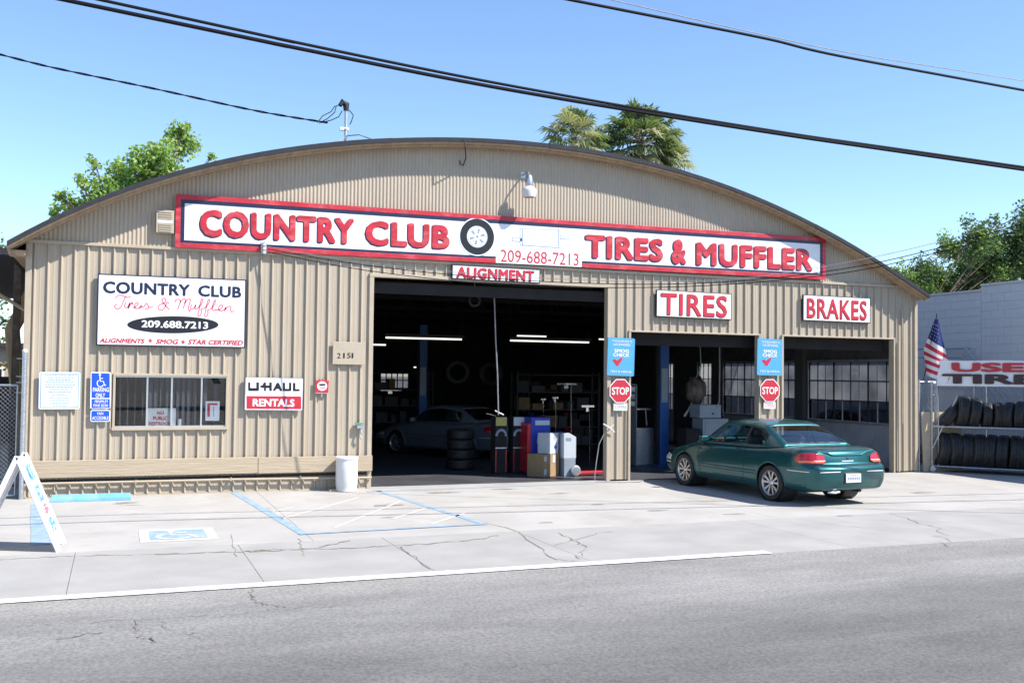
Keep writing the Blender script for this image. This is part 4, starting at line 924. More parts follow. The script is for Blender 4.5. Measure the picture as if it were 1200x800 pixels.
def build_body():
    ys = [0,.012,.03,.06,.10,.15,.21,.28,.36]+[.36+.07*k for k in range(1, 51)]+[3.94,4.02,4.10,4.17,4.24,4.30,4.35,4.39,4.42,4.44,4.45]
    for A_ in (RA, FA): ys += [A_-AR-.03+k*(2*AR+.06)/36 for k in range(37)]
    ys = sorted(set(round(v, 4) for v in ys if v <= LEN)); ys = [v for i, v in enumerate(ys) if i == 0 or v-ys[i-1] > .004]; mb = MB(); rows = []
    for y in ys:
        s0_ = sec(y); s_ = []
        for (xa, za), (xb, zb2) in zip(s0_[:-1], s0_[1:]): s_ += [(xa, za), ((2*xa+xb)/3, (2*za+zb2)/3), ((xa+2*xb)/3, (za+2*zb2)/3)]
        s_.append(s0_[-1])
        # order: left top->bottom centre->right top
        rows.append([(x, y+rear_dy(z, y)+front_dy(z, y), z) for x, z in ([(-x, z) for x, z in s_[::-1]]+s_[1:])])
    n = len(rows[0]); vs = [p for r_ in rows for p in r_]
    fs = [(i*n+j, i*n+j+1, (i+1)*n+j+1, (i+1)*n+j) for i in range(len(rows)-1) for j in range(n-1)]
    mb.add(vs, fs)
    # caps
    for ri in (0, len(rows)-1):
        half = n//2; q = rows[ri]
        b0 = len(mb.v); mb.v += [Vector(p) for p in q]
        for j in range(half):
            a_, b_, c_, d_ = b0+j, b0+j+1, b0+n-2-j, b0+n-1-j
            if b_ == c_: mb.f.append([a_, b_, d_]); mb.m.append(0)
            else: mb.f.append([a_, b_, c_, d_]); mb.m.append(0)
    return mb
GB = [(.78,.92,0),(1.42,1.255,1),(1.75,1.285,1),(2.05,1.30,1),(2.35,1.285,1),(2.55,1.25,1),(3.22,.875,0)]
def roofline(y): return tab([(a, b) for a, b, c_ in GB], y)
def rl2(y):
    if y < 1.42: t = (y-.78)/.64; return .925+(1.255-.925)*(t**.85)
    if y > 2.55: t = (y-2.55)/.67; return 1.25-(1.25-.87)*(t**1.12)
    return tab([(1.42,1.255),(1.75,1.30),(2.05,1.315),(2.35,1.285),(2.55,1.25)], y)
def build_car(name, paint, label, cat, loc, rz):
    car = thing(name, label, cat, loc, rz)
    # body with wheel arches cut out
    bo = build_body().build('body', paint, car, smooth=True)
    bm = bmesh.new(); bm.from_mesh(bo.data); bmesh.ops.remove_doubles(bm, verts=bm.verts, dist=.0005)
    bmesh.ops.dissolve_degenerate(bm, edges=bm.edges, dist=.0002); bmesh.ops.recalc_face_normals(bm, faces=bm.faces); bm.to_mesh(bo.data); bm.free()
    bm = bmesh.new(); bm.from_mesh(bo.data)
    for A_ in (RA, FA):
        dd_ = lambda co: math.hypot(co.y-A_, co.z-AZ)
        kill = [f for f in bm.faces if abs(f.calc_center_median().x) > .42 and dd_(f.calc_center_median()) < AR]
        bmesh.ops.delete(bm, geom=kill, context='FACES')
        for v in bm.verts:
            if v.is_boundary and abs(v.co.x) > .42 and dd_(v.co) < AR*1.25:
                k_ = AR/max(dd_(v.co), .01); 
                if abs(v.co.x) > .55: v.co.y = A_+(v.co.y-A_)*k_; v.co.z = AZ+(v.co.z-AZ)*k_
    bm.to_mesh(bo.data); bm.free(); me = bo.data
    me.polygons.foreach_set('use_smooth', [True]*len(me.polygons))
    try: me.set_sharp_from_angle(angle=R(50))
    except Exception: pass
    tree = BVHTree.FromPolygons([v.copy() for v in build_body_mesh.v], build_body_mesh.f)
    def hit(p, d, off):
        h, n, i, dist = tree.ray_cast(Vector(p), Vector(d).normalized())
        if h is None: return None
        if n.dot(Vector(d)) > 0: n = -n
        return h+n*off
    def decal(nm, quad, d, mt, off=.004, nu=10, nv=6, mask=None):
        """patch spanned between four sighting corners, laid onto the bodywork along d"""
        a_, b_, c_, e_ = [Vector(p) for p in quad]; pts = []; ok = []
        for i in range(nu+1):
            for j in range(nv+1):
                u_, v_ = i/nu, j/nv; p = (a_.lerp(b_, u_)).lerp(e_.lerp(c_, u_), v_); h = hit(p, d, off); pts.append(h); 
        fs = []
        idx = {}; vs = []
        for i in range(nu):
            for j in range(nv):
                q = [i*(nv+1)+j, (i+1)*(nv+1)+j, (i+1)*(nv+1)+j+1, i*(nv+1)+j+1]
                if any(pts[k] is None for k in q): continue
                if mask and not mask((i+.5)/nu, (j+.5)/nv): continue
                for k in q:
                    if k not in idx: idx[k] = len(vs); vs.append(pts[k])
                fs.append([idx[k] for k in q])
        if not fs: return None
        mb = MB(); mb.add(vs, fs); o = mb.build(nm, M[mt] if isinstance(mt, str) else mt, car, smooth=True)
        sd = o.modifiers.new('solid', 'SOLIDIFY'); sd.thickness = .004; sd.offset = -1
        return o
    def groove(nm, pts, d, wd=.006, mt='plasticblack', off=.002, r=None):
        out = []
        for a_, b_ in zip(pts[:-1], pts[1:]):
            for k in range(14):
                h = hit(Vector(a_).lerp(Vector(b_), k/14), d, off)
                if h is not None: out.append(h)
        if len(out) > 2: mb = MB(); mb.tube(out, r or wd/2, 6); return mb.build(nm, M[mt] if isinstance(mt, str) else mt, car, smooth=True)
    # greenhouse: rows of cross-sections, some cells glass
    base_hw = lambda y: tab([(.78,.71),(1.2,.765),(1.6,.775),(2.6,.772),(3.0,.72),(3.22,.60)], y)
    top_hw = lambda y: tab([(.78,.66),(1.42,.565),(2.05,.565),(2.55,.55),(3.22,.54)], y)
    gy = [.78,.84,.95,1.08,1.20,1.30,1.36,1.42,1.50,1.60,1.69,1.75,1.90,2.05,2.2,2.35,2.46,2.55,2.61,2.72,2.85,3.0,3.12,3.16,3.22]
    rows = []
    for y in gy:
        zb = tab(TOP, y)-.03; zt = rl2(y); bh, th = base_hw(y), top_hw(y); zs = zt-.018; r_ = []
        for f in (0,.10,.28,.46,.64,.80,.90,.97): r_.append((lerp(bh, th+.035, f**1.15 if f else 0), zb+(max(zs, zb+.004)-.03*min(1,(zs-zb)/.2)-zb)*f))
        zr = r_[-1][1]
        for fx, dz in ((.985,.55),(.93,.8),(.70,.93),(.4,.99),(0,1.0)): r_.append((th*fx+.0, zr+(zt+.004-zr)*dz))
        rows.append([(-x, y, z) for x, z in r_]+[(x, y, z) for x, z in r_[-2::-1]])
    n = len(rows[0]); vs = [p for q in rows for p in q]; body_f = []; gl = {'side_glass_left': [], 'side_glass_right': [], 'quarter_left': [], 'quarter_right': [], 'rear': [], 'front': []}
    for i in range(len(rows)-1):
        ym = (gy[i]+gy[i+1])/2
        for j in range(n-1):
            k = j if j < n//2 else n-2-j; left = j < n//2; f = (i*n+j, i*n+j+1, (i+1)*n+j+1, (i+1)*n+j)
            if 1 <= k <= 5 and 1.30 < ym < 1.69: gl['quarter_'+('left' if left else 'right')].append(f)
            elif 1 <= k <= 5 and 1.75 < ym < 2.85: gl['side_glass_'+('left' if left else 'right')].append(f)
            elif 1 <= k <= 5 and 1.69 < ym < 1.75: gl.setdefault('pillar', []).append(f)
            elif k >= 9 and .84 < ym < 1.36: gl['rear'].append(f)
            elif k >= 9 and 2.61 < ym < 3.16: gl['front'].append(f)
            else: body_f.append(f)
    def part(nm, faces, mt, off=0):
        idx = {}; v2 = []; f2 = []
        for f in faces:
            for k in f:
                if k not in idx: idx[k] = len(v2); v2.append(vs[k])
            f2.append([idx[k] for k in f])
        mb = MB(); mb.add(v2, f2); return mb.build(nm, mt, car, smooth=True)
    cab = part('cabin_shell', body_f, paint); sd = cab.modifiers.new('solid', 'SOLIDIFY'); sd.thickness = .018; sd.offset = 1 if False else 0
    part('door_pillar', gl.pop('pillar'), M['plasticblack'])
    for k, f in gl.items():
        if f: part('rear_window' if k == 'rear' else 'windscreen' if k == 'front' else 'side_window', f, M['carglass'] if k in ('rear', 'front') else M['sideglass'])
    # black rubber round the rear window and side windows
    def loop(nm, pts, r_=.008):
        mb = MB(); mb.tube(pts+[pts[0]], r_, 6); mb.build(nm, M['plasticblack'], car, smooth=True)
    iy = {round(v, 2): i for i, v in enumerate(gy)}
    def V(y, k, left): return Vector(rows[iy[y]][k if left else n-1-k])
    loop('window_seal', [V(.84, j, True) for j in range(9, n//2)]+[V(.84, j, False) for j in range(n//2, 8, -1)]+[V(y, 9, False) for y in (.95,1.08,1.20,1.30,1.36)]+[V(1.36, j, False) for j in range(10, n//2)]+[V(1.36, j, True) for j in range(n//2, 8, -1)]+[V(y, 9, True) for y in (1.30,1.20,1.08,.95)])
    for left in (True, False):
        loop('window_seal', [V(y, 1, left) for y in (1.30,1.36,1.42,1.60,1.75,1.9,2.2,2.55,2.72,2.85)]+[V(2.85, k, left) for k in (2,3,4,5,6)]+[V(y, 6, left) for y in (2.72,2.55,2.2,1.9,1.75,1.60,1.42,1.36,1.30)]+[V(1.30, k, left) for k in (5,4,3,2)], .007)
    # inner tub, wells
    mb = MB(); mb.box(-.70,.70,.75,3.2,.28,.33); mb.box(-.72,-.68,1.15,3.2,.3,.86); mb.box(.68,.72,1.15,3.2,.3,.86); mb.build('cabin_floor', M['dash'], car)
    mb = MB(); mb.box(-.66,.66,.80,1.25,.84,.885); mb.build('parcel_shelf', M['dash'], car)
    mb = MB(); mb.box(-.68,.68,2.80,3.15,.66,.87); mb.box(-.6,-.15,2.74,2.86,.80,.91); mb.build('dashboard', M['dash'], car, bevel=.02)
    for x in (-.36, .36):
        mb = MB(); mb.T = Matrix.Translation((x, 1.98, .5)); mb.box(-.24,.24,0,.5,-.12,.02); mb.T = Matrix.Translation((x, 1.98, .5)) @ Matrix.Rotation(R(14), 4, 'X'); mb.box(-.24,.24,-.10,.06,0,.55); mb.build('front_seat', M['seat'], car, bevel=.04)
        mb = MB(); mb.T = Matrix.Translation((x, 1.83, 1.10)); mb.box(-.12,.12,-.05,.05,-.06,.08); mb.build('headrest', M['seat'], car, bevel=.03)
    mb = MB(); mb.box(-.62,.62,1.16,1.30,.45,.92); mb.box(-.6,.6,1.2,1.65,.38,.52); mb.build('rear_seat', M['seat'], car, bevel=.05)
    mb = MB(); mb.T = Matrix.Translation((-.36, 2.62, .84)) @ Matrix.Rotation(R(65), 4, 'X'); mb.lathe([(.175+.013*math.cos(t), .013*math.sin(t)) for t in [k*math.pi/4 for k in range(8)]], 28, 'Z', True); mb.box(-.16,.16,-.015,.015,-.01,.01); mb.build('steering_wheel', M['dash'], car, smooth=True)
    mb = MB(); mb.tube([(0,2.60,1.255),(0,2.58,1.19)], .01, 6); mb.box(-.12,.12,2.55,2.57,1.13,1.19); mb.build('mirror', M['plasticblack'], car)
    mb = MB(); mb.box(-.55,-.28,.92,1.08,.885,.90); mb.box(-.1,.1,.95,1.05,.885,.895); mb.box(.2,.5,.95,1.10,.885,.90); mb.build('shelf_papers', M['white'], car)
    for sx in (-1, 1):
        for y in (RA, FA):
            mb = MB(); mb.T = Matrix.Translation((0, y, AZ)); prof_ = [(.0, sx*.50), (AR-.004, sx*.50), (AR-.004, sx*.815)]
            mb.lathe(prof_, 40, 'X'); 
            mb.f.pop(); mb.m.pop()
            mb.build('wheel_well', M['plasticblack'], car, smooth=True)
    # wheels
    for sx in (-1, 1):
        for y in (RA, FA):
            wh = thing('wheel', None, None, (sx*.735, y, AZ)); wh.parent = car; wh.rotation_euler = (0, 0, 0 if sx > 0 else math.pi)
            mb = MB(); mb.lathe([(.205,.085),(.215,.098),(.25,.105),(.285,.098),(.298,.08),(.302,.05),(.303,0),(.302,-.05),(.298,-.08),(.285,-.098),(.25,-.105),(.215,-.098),(.205,-.085)], 44, 'X', True)
            mb.build('tyre', M['rubber'], wh, smooth=True)
            mb = MB(); mb.lathe([(.207,.088),(.212,.094),(.203,.096),(.192,.085),(.186,.06),(.18,.0),(.18,-.06),(.2,-.08)], 44, 'X'); mb.f = mb.f[:-2]; mb.m = mb.m[:-2]; mb.build('rim', M['alloy'], wh, smooth=True)
            mb = MB(); mb.lathe([(.0,.012),(.185,.012)], 36, 'X'); mb.build('brake_disc', M['plasticblack'], wh)
            mb = MB()
            for k in range(5):
                t = k*2*math.pi/5+.3
                for dt in (-.21, .21):
                    a_ = t+dt*1.35; b_ = t+dt*.9; w1, w2 = .10, .26
                    pts = [(.192*math.cos(a_-w1), .192*math.sin(a_-w1)), (.192*math.cos(a_+w1), .192*math.sin(a_+w1)), (.05*math.cos(b_+w2), .05*math.sin(b_+w2)), (.05*math.cos(b_-w2), .05*math.sin(b_-w2))]
                    mb.add([(.078, p, q) for p, q in pts[:2]]+[(.070, p, q) for p, q in pts[2:]]+[(.05, p, q) for p, q in pts], [(0,1,2,3),(4,7,6,5),(0,4,5,1),(1,5,6,2),(2,6,7,3),(3,7,4,0)])
            mb.lathe([(.0,.086),(.03,.085),(.055,.074),(.06,.05),(0,.05)], 20, 'X'); mb.build('spokes', M['alloy'], wh, smooth=False)
    # arch lips, door gaps, mouldings
    for sx in (-1, 1):
        d = (-sx, 0, 0)
        for y in (RA, FA):
            groove('arch_lip', [(sx*1.5, y+(AR+.012)*math.cos(t), AZ+(AR+.012)*math.sin(t)) for t in [R(-8+196*k/24) for k in range(25)]], d, r=.011, mt=paint, off=.0)
        groove('door_gap', [(sx*1.5,1.70,.90),(sx*1.5,1.66,.62),(sx*1.5,1.72,.32),(sx*1.5,1.80,.25)], d)
        groove('door_gap', [(sx*1.5,3.0,.88),(sx*1.5,3.02,.60),(sx*1.5,2.96,.26)], d)
        groove('door_gap', [(sx*1.5,1.80,.25),(sx*1.5,2.96,.255)], d)
        groove('side_moulding', [(sx*1.5,1.38,.475),(sx*1.5,3.10,.465)], d, r=.013, mt=paint, off=.002)
        groove('side_moulding', [(sx*1.5,1.36,.43),(sx*1.5,3.12,.42)], d, r=.007, mt='chrome' if False else paint, off=.002)
        groove('crease_line', [(sx*1.5,1.35,.545),(sx*1.5,3.08,.535)], d, r=.005, mt='plasticblack', off=-.001)
        groove('sill_line', [(sx*1.5,1.36,.285),(sx*1.5,3.12,.275)], d, r=.008, mt=paint, off=.003)
        groove('bumper_strip', [(sx*1.5,.12,.56),(sx*1.5,.60,.56)], d, r=.008, mt='lens', off=.002)
        decal('fuel_flap' if sx > 0 else 'quarter_panel_seam', [(sx*1.5,.60,.66),(sx*1.5,.74,.66),(sx*1.5,.74,.80),(sx*1.5,.60,.80)], d, paint, .002) if sx > 0 else None
        mb = MB(); mb.T = Matrix.Translation((sx*.80, 1.86, .80)); mb.box(-.02,.02,-.07,.07,-.018,.018); mb.build('door_handle', paint, car, bevel=.008)
        mb = MB(); mb.T = Matrix.Translation((sx*.82, 2.86, .93)); mb.box(-.07,.07,-.05,.06,-.05,.05); mb.box(-.10,.10,-.02,.02,-.06,-.03); mr = mb.build('side_mirror', paint, car, bevel=.022)
    # rear: lamps wrap the corners
    def lampmask(u_, v_): 
        return abs((u_-.5)/.51)**2.6+abs((v_-.45)/.56)**2.6 < 1.0
    for sx in (-1, 1):
        d = Vector((-sx*.55, 1, 0)); P0 = lambda x, z: Vector((sx*x, .2, z))-d*1.5
        # lamp spans from x=.40 on the tail round to the flank
        q = [P0(.40,.685), P0(.93,.685), P0(.91,.85), P0(.45,.85)]
        decal('tail_lamp', q, d, 'tail', .012, 40, 22, lampmask)
        q = [P0(.46,.698), P0(.87,.698), P0(.89,.728), P0(.43,.728)]
        decal('indicator_lens', q, d, 'amber', .017, 20, 4)
        q = [P0(.42,.728), P0(.64,.728), P0(.64,.738), P0(.42,.738)]
        decal('reverse_lens', q, d, 'lens', .018, 14, 3)
    dR = (0, 1, 0)
    groove('bumper_strip', [(-.66,-1,.56),(-.22,-1,.56)], dR, r=.008, mt='lens', off=.002); groove('bumper_strip', [(.30,-1,.56),(.66,-1,.56)], dR, r=.008, mt='lens', off=.002)
    groove('boot_gap', [(-.58,-1,.665),(.58,-1,.665)], dR, r=.006); groove('boot_gap', [(-.60,-1,.80),(-.64,-1,.86)], dR, r=.004)
    decal('badge', [(-.13,-1,.715),(.12,-1,.715),(.12,-1,.73),(-.13,-1,.73)], dR, 'lens', .004, 6, 2)
    decal('emblem', [(-.02,-1,.745),(.02,-1,.745),(.02,-1,.785),(-.02,-1,.785)], dR, 'plasticblack', .004, 4, 4)
    decal('plate_recess', [(-.18,-1,.365),(.19,-1,.365),(.19,-1,.55),(-.18,-1,.55)], dR, 'plasticblack', .002, 8, 6)
    pl = MB(); pl.box(-.15,.16,-.022,-.012,.385,.53); pl = pl.build('number_plate', M['platew'], car, bevel=.004)
    for i, ch in enumerate('7 1 3 2 6'.split()): pass
    mb = MB()
    for k in range(7): mb.box(-.12+k*.038, -.095+k*.038, -.0245, -.0222, .43, .475)
    mb.box(-.06,.07,-.0245,-.0222,.50,.512); mb.build('plate_marks', M['grey'], pl)
    # lip of the boot, spoiler edge
    groove('boot_lip', [(-.60,.15,2),(-.3,.13,2),(.3,.13,2),(.60,.15,2)], (0,0,-1), r=.012, mt=paint, off=.004)
    mb = MB(); mb.tube([(.25,.10,.24),(.25,.6,.24)], .03, 10); mb.box(-.5,.5,.55,.9,.20,.26); mb.tube([(-.7,RA,AZ),(.7,RA,AZ)], .035, 8); mb.build('underbody', M['plasticblack'], car)
    mb = MB(); mb.box(-.60,.60,.40,4.2,.20,.27); mb.build('floor_pan', M['plasticblack'], car)
    mb = MB(); mb.tube([(-.42,.10,.235),(-.30,.06,.225),(-.2,.08,.235)], .022, 8); mb.build('exhaust', M['galv'], car, smooth=True)
    # front lamps
    for sx in (-1, 1):
        d = Vector((-sx*.5, -1, 0)); P0 = lambda x, z: Vector((sx*x, LEN-.2, z))-d*1.5
        decal('headlight', [P0(.45,.46), P0(.95,.46), P0(.95,.56), P0(.45,.56)], d, 'lens', .008, 14, 6)
        d = Vector((-sx*1, -.6, 0)); P0 = lambda y, z: Vector((sx*.75, y, z))-d*1.2
        decal('bumper_strip', [P0(3.95,.40), P0(4.3,.40), P0(4.3,.43), P0(3.95,.43)], d, 'lens', .004, 8, 2)
    return car
build_body_mesh = build_body()
RW = G(909,586.5); RR = G(990,583)
car = build_car('parked_car', M['teal'], 'dark teal two door car parked with its nose in the middle bay', 'car', (RW.x+.735+.05, (RW.y+RR.y)/2-RA-.02, 0), R(3.2))
car.scale = (1.03, 1.05, 1.02)
c2 = copy_tree(car, None, {M['teal']: M['silver']}); c2.name = 'parked_car'
c2.scale = (1,1,1); c2['label'] = 'silver car standing in the shade inside the tall bay'; 
c3 = copy_tree(car, None, {M['teal']: M['darkpaint']}); c3.name = 'parked_car'
c3['label'] = 'dark car seen through the sash windows of the right bay'; c3.location = (18.9, 1.2, 0); c3.rotation_euler = (0, 0, R(180)); c3.location = (18.9, 6.2, 0)
qf, qr = G(461, 531).to_2d(), G(548, 538).to_2d(); dv = (qf-qr).normalized(); nv = Vector((dv.y, -dv.x))*-1; ang = math.atan2(-dv.x, dv.y)
# near side wheels sit on that line; the car's own x axis is turned by ang
ax_ = Vector((math.cos(ang), math.sin(ang))); o_ = qr-dv*RA + ax_*.735*(1 if (qr+ax_).y > qr.y else -1)
c2.rotation_euler = (0, 0, ang); c2.location = (o_.x, o_.y, 0)

# ================================================================ RIGHT SIDE: block building, fence, rack of tyres
bw = thing('block_building', 'grey painted block building standing across the alley on the right', 'building', (20.6, 0, 0))
BX = 20.6
def onx(u, v, X): r = ray(u, v); return EYE + r*(X/r.x)
h1 = onx(1110, 345, BX).z; ystep = onx(1150, 340, BX).y; h2 = onx(1152, 335, BX).z; y_far = onx(1072, 350, BX).y
print('block', h1, ystep, h2, y_far)
BLK = [0]; BM = {}
def block_wall(ya, yb, h):
    mb = MB(); mb.box(.012, .4, ya, yb, 0, h-.01); mb.build('wall_core', M['mortar'], bw)
    # courses of blocks: every block its own small slab, uneven by a millimetre or two; one mesh per course
    nz = int(h/.205); hb = h/nz
    for c_ in range(nz):
        mb = MB(); y = ya+(-.2 if c_ % 2 else 0)
        while y < yb:
            y0_, y1_ = max(y+.003, ya), min(y+.397, yb)
            if y1_-y0_ > .03:
                d = random.uniform(0, .004)
                if y1_-y0_ > .39 and -1.6 < y < 5.2 and (c_+.5)*hb > 2.0 and BLK[0] < 290:
                    key = round(hb, 3)
                    if key not in BM: q_ = MB(); q_.box(0, .014, 0, .394, 0, hb-.006); BM[key] = q_.build('block', M['block'], bw); o_ = BM[key]
                    else: o_ = BM[key].copy(); C.objects.link(o_)
                    o_.location = (-d, y0_, c_*hb+.003); BLK[0] += 1
                else: mb.box(-d, .014, y0_, y1_, c_*hb+.005, (c_+1)*hb-.005)
            y += .4
        if mb.v: tag(mb.build('block_course', M['block'], bw), kind='stuff')
block_wall(ystep+.01, 14, h1); block_wall(-9, ystep, h2)
mb = MB(); mb.box(-.04,.5,ystep+.01,14,h1+.001,h1+.05); mb.build('coping', M['block'], bw); mb = MB(); mb.box(-.04,.5,-9,ystep,h2+.001,h2+.05); mb.build('coping', M['block'], bw)
mb = MB(); mb.box(.4, 14, -9, 14, 0, h1-.1); mb.build('rear_mass', M['mortar'], bw)
p = onx(1191, 331, BX); mb = MB(); mb.tube([(.1,p.y-BX*0,h2),(.1,p.y,h2+.12)], .03, 8); mb.build('vent_stub', M['galv'], bw)
# pipe rail on the wall
mb = MB(); BXr = BX-.25
pr = [onx(u, v, BXr) for u, v in ((1074,408),(1100,408),(1131,407.5),(1138,415),(1180,470),(1190,485))]
mb.tube([tuple(q) for q in pr], .035, 8); pr = [onx(u, v, BXr) for u, v in ((1074,418),(1100,418),(1128,418),(1134,424),(1160,462),(1172,482))]
mb.tube([tuple(q) for q in pr], .035, 8)
for u in (1100, 1128): a_ = onx(u, 408, BXr); mb.tube([tuple(a_), (BX+.02, a_.y, a_.z)], .02, 6)
tag(mb.build('pipe_rail', M['galv'], smooth=True), 'pair of bent grey pipes running along the block wall behind the flag', 'pipes')
# chain link fence from the building corner to the right
def chainlink(mb, p, q, z0, z1, pitch=.075, r=.0028):
    p, q = Vector(p), Vector(q); L_ = (q-p).length; H_ = z1-z0; d = (q-p)/L_
    nrm = Vector((-d.y, d.x, 0)); k = -int(H_/pitch)-1
    while k*pitch < L_:
        for sgn in (1, -1):
            a0 = k*pitch if sgn > 0 else k*pitch+H_; # start at z0
            b0 = a0+sgn*H_
            t0, t1 = 0.0, 1.0
            # clip to 0..L_
            lo, hi = 0.0, 1.0
            for (aa, bb) in ((a0, b0),):
                dx = bb-aa
                ta, tb = (0-aa)/dx, (L_-aa)/dx; lo = max(lo, min(ta, tb)); hi = min(hi, max(ta, tb))
            if hi-lo > .01:
                A = p+d*(a0+(b0-a0)*lo)+Vector((0,0,z0+H_*lo)); B = p+d*(a0+(b0-a0)*hi)+Vector((0,0,z0+H_*hi))
                mb.tube([A+nrm*.003*sgn, B+nrm*.003*sgn], r, 3, cap=False)
        k += 1
fn = thing('chain_link_fence', 'galvanised chain link fence closing the alley behind the tyre rack', 'fence')
fp0, fp1, fz = Vector((17.25, .12, 0)), Vector((20.5, .12, 0)), 2.05
M['mesh'] = mat('fence_wire', (.42,.44,.47), .5, .5)
mb = MB(); chainlink(mb, fp0, fp1, .05, fz); tag(mb.build('wire_mesh', M['mesh'], fn), kind='stuff')
for x in (17.25, 18.9, 20.5): mb = MB(); mb.tube([(x,.12,0),(x,.12,fz+.05)], .032, 10); mb.build('post', M['galv'], fn, smooth=True)
mb = MB(); mb.tube([fp0+Vector((0,0,fz)), fp1+Vector((0,0,fz))], .022, 8); mb.build('top_rail', M['galv'], fn, smooth=True)
mb = MB(); mb.box(17.5, 19.35, .03, .05, fz-.035, fz+.01); mb.build('white_strip', M['offwhite'], fn)
mb = MB(); x0_ = W(1084,500,-.05).x; x1_ = W(1112,500,.1).x+.3
pw = thing('plywood_sheet', 'pale plywood sheet leaning behind the left end of the tyre rack', 'plywood', (x0_, .0, 0))
mb.prism([(.0,0),(x1_-x0_,0),(x1_-x0_,1.36),(-.05,1.36)], 0, .02); pwm = mb.build('panel', M['plywood'], pw)
# tyre rack
RZ = .13; r0 = Vector((0,0,0)); 
def at_h(u, v, z): return G(u, v, z)
ra = at_h(1092, 499, 1.04); rb = at_h(1200, 502.5, 1.04); rdir = (rb-ra); rdir.z = 0; rdir.normalize(); rn = Vector((-rdir.y, rdir.x, 0)); 
if rn.y < 0: rn = -rn
RLEN = 2.6; rack = thing('tyre_rack', 'wheeled steel tyre rack holding two rows of used tyres', 'rack', (ra.x, ra.y, 0)); rack.rotation_euler = (0, 0, math.atan2(rdir.y, rdir.x))
RD = .42
def rtube(nm, segs, r_=.022):
    mb = MB()
    for s_ in segs: mb.tube(s_, r_, 8)
    return mb.build(nm, M['galv'], rack, smooth=True)
for z in (.13, 1.04):
    rtube('shelf_rail', [[(0,0,z),(RLEN,0,z)]]); rtube('shelf_rail', [[(0,RD,z+.0),(RLEN,RD,z)]])
for y in (0, RD): rtube('upright', [[(0,y,.06),(0,y,2.0)]]); rtube('upright', [[(RLEN,y,.06),(RLEN,y,2.0)]])
rtube('upright', [[(.14,0,.13),(.14,0,1.75)]], .014)
rtube('brace', [[(0,0,.5),(.55,0,1.75)]], .016); rtube('end_bar', [[(0,0,1.04),(0,RD,1.04)],[(0,0,.13),(0,RD,.13)],[(0,0,1.75),(0,RD,1.75)]])
for y in (0, RD):
    mb = MB(); mb.T = Matrix.Translation((.03, y-.05, .065)); mb.lathe([(0,-.02),(.06,-.02),(.065,-.01),(.065,.01),(.06,.02),(0,.02)], 20, 'Y'); mb.box(-.02,.02,-.03,.03,.0,.09); mb.build('caster', M['plasticblack'] if y else M['galv'], rack, smooth=True)
# tyres
def tyre_mesh():
    mb = MB(); prof_ = []
    R0, Wd = .315, .10
    pr_ = [(.19,-.085),(.20,-.098),(.235,-.108),(.275,-.103),(.298,-.088),(.309,-.070)]
    tr = [(.312,-.062),(.312,-.048),(.303,-.046),(.303,-.038),(.314,-.036),(.315,-.014),(.306,-.012),(.306,-.004),(.315,-.002)]
    prof_ = pr_+tr+[(r_, -h) for r_, h in tr[::-1]]+[(r_, -h) for r_, h in pr_[::-1]]+[(.185,.06),(.29,.05),(.29,-.05),(.185,-.06)]
    mb.lathe(prof_, 48, 'X', True); return mb
tm = tyre_mesh().build('tyre', M['rubber'], smooth=True); first = True
ORD = ['first','second','third','fourth','fifth','sixth','seventh','eighth','ninth','tenth','eleventh','twelfth','thirteenth','fourteenth','fifteenth','sixteenth']
def put_tyre(x, y, z, yaw=0, lean=0, sc=1, label='', grp='used tyres on the rack'):
    global first
    o = tm if first else tm.copy()
    if not first: C.objects.link(o)
    first = False
    # x along the rack
    o.matrix_world = Matrix.Translation(rack.location) @ Matrix.Rotation(rack.rotation_euler.z, 4, 'Z') @ Matrix.Translation((x, y, z)) @ Matrix.Rotation(yaw, 4, 'Z') @ Matrix.Rotation(lean, 4, 'Y') @ Matrix.Rotation(random.random()*6, 4, 'X') @ Matrix.Diagonal((sc, sc, sc, 1))
    tag(o, label, 'tyre', grp); return o
x = .20; k = 0
while x < 2.3:
    s_ = 1.26 if k < 2 else random.uniform(1.16, 1.24)
    lean = .05 if k else .12
    w_ = 'on the floor level of the rack'
    put_tyre(x+(0 if k else .0), RD*.5, .13+.315*s_-.03, .34 if k < 2 else random.uniform(-.05,.30), lean+random.uniform(-.04,.10), s_, '%s black tyre from the left on the bottom shelf of the rack' % ORD[k] if k < 12 else 'black tyre at the hidden right end of the bottom rack shelf')
    x += .25; k += 1
for kb in range(8): put_tyre(.42+.25*kb, RD*.5+.62, .13+.36, random.uniform(-.08,.08), .03, 1.16, '%s dark tyre from the left in the hidden rear row of the bottom shelf' % ORD[kb])
put_tyre(.36, RD*.5-.05, 1.04+.245, .25, .62, .97, 'worn tyre lying tilted at the left end of the upper rack shelf')
x = .62; k = 1
while x < 2.3:
    s_ = [1.0,1.18,1.1][k] if k < 3 else random.uniform(.93, 1.02)
    put_tyre(x, RD*.5, 1.04+.315*s_-.03, .26 if k < 4 else random.uniform(-.1,.3), .14 if k < 3 else random.uniform(-.03,.12), s_, '%s black tyre from the left on the upper shelf of the rack' % ORD[k] if k < 12 else 'black tyre at the hidden right end of the upper rack shelf')
    x += .25 if k < 3 else .235; k += 1
# price sticker on the third tyre
st_p = at_h(1154, 483, 1.32); stk = thing('price_sticker', 'small pale blue and green sticker stuck on a tyre of the upper shelf', 'sticker', (st_p-rn*.02)); stk.rotation_euler = (R(-12), 0, math.atan2(rdir.y, rdir.x))
mb = MB(); mb.box(-.055,.055,-.006,-.002,-.11,.10); mb.build('paper', M['greyblue'], stk)
M['green'] = mat('sticker_green', (.05,.35,.22), .5); mb = MB(); mb.box(-.03,.03,-.009,-.0065,-.03,.06); mb.build('green_mark', M['green'], stk)
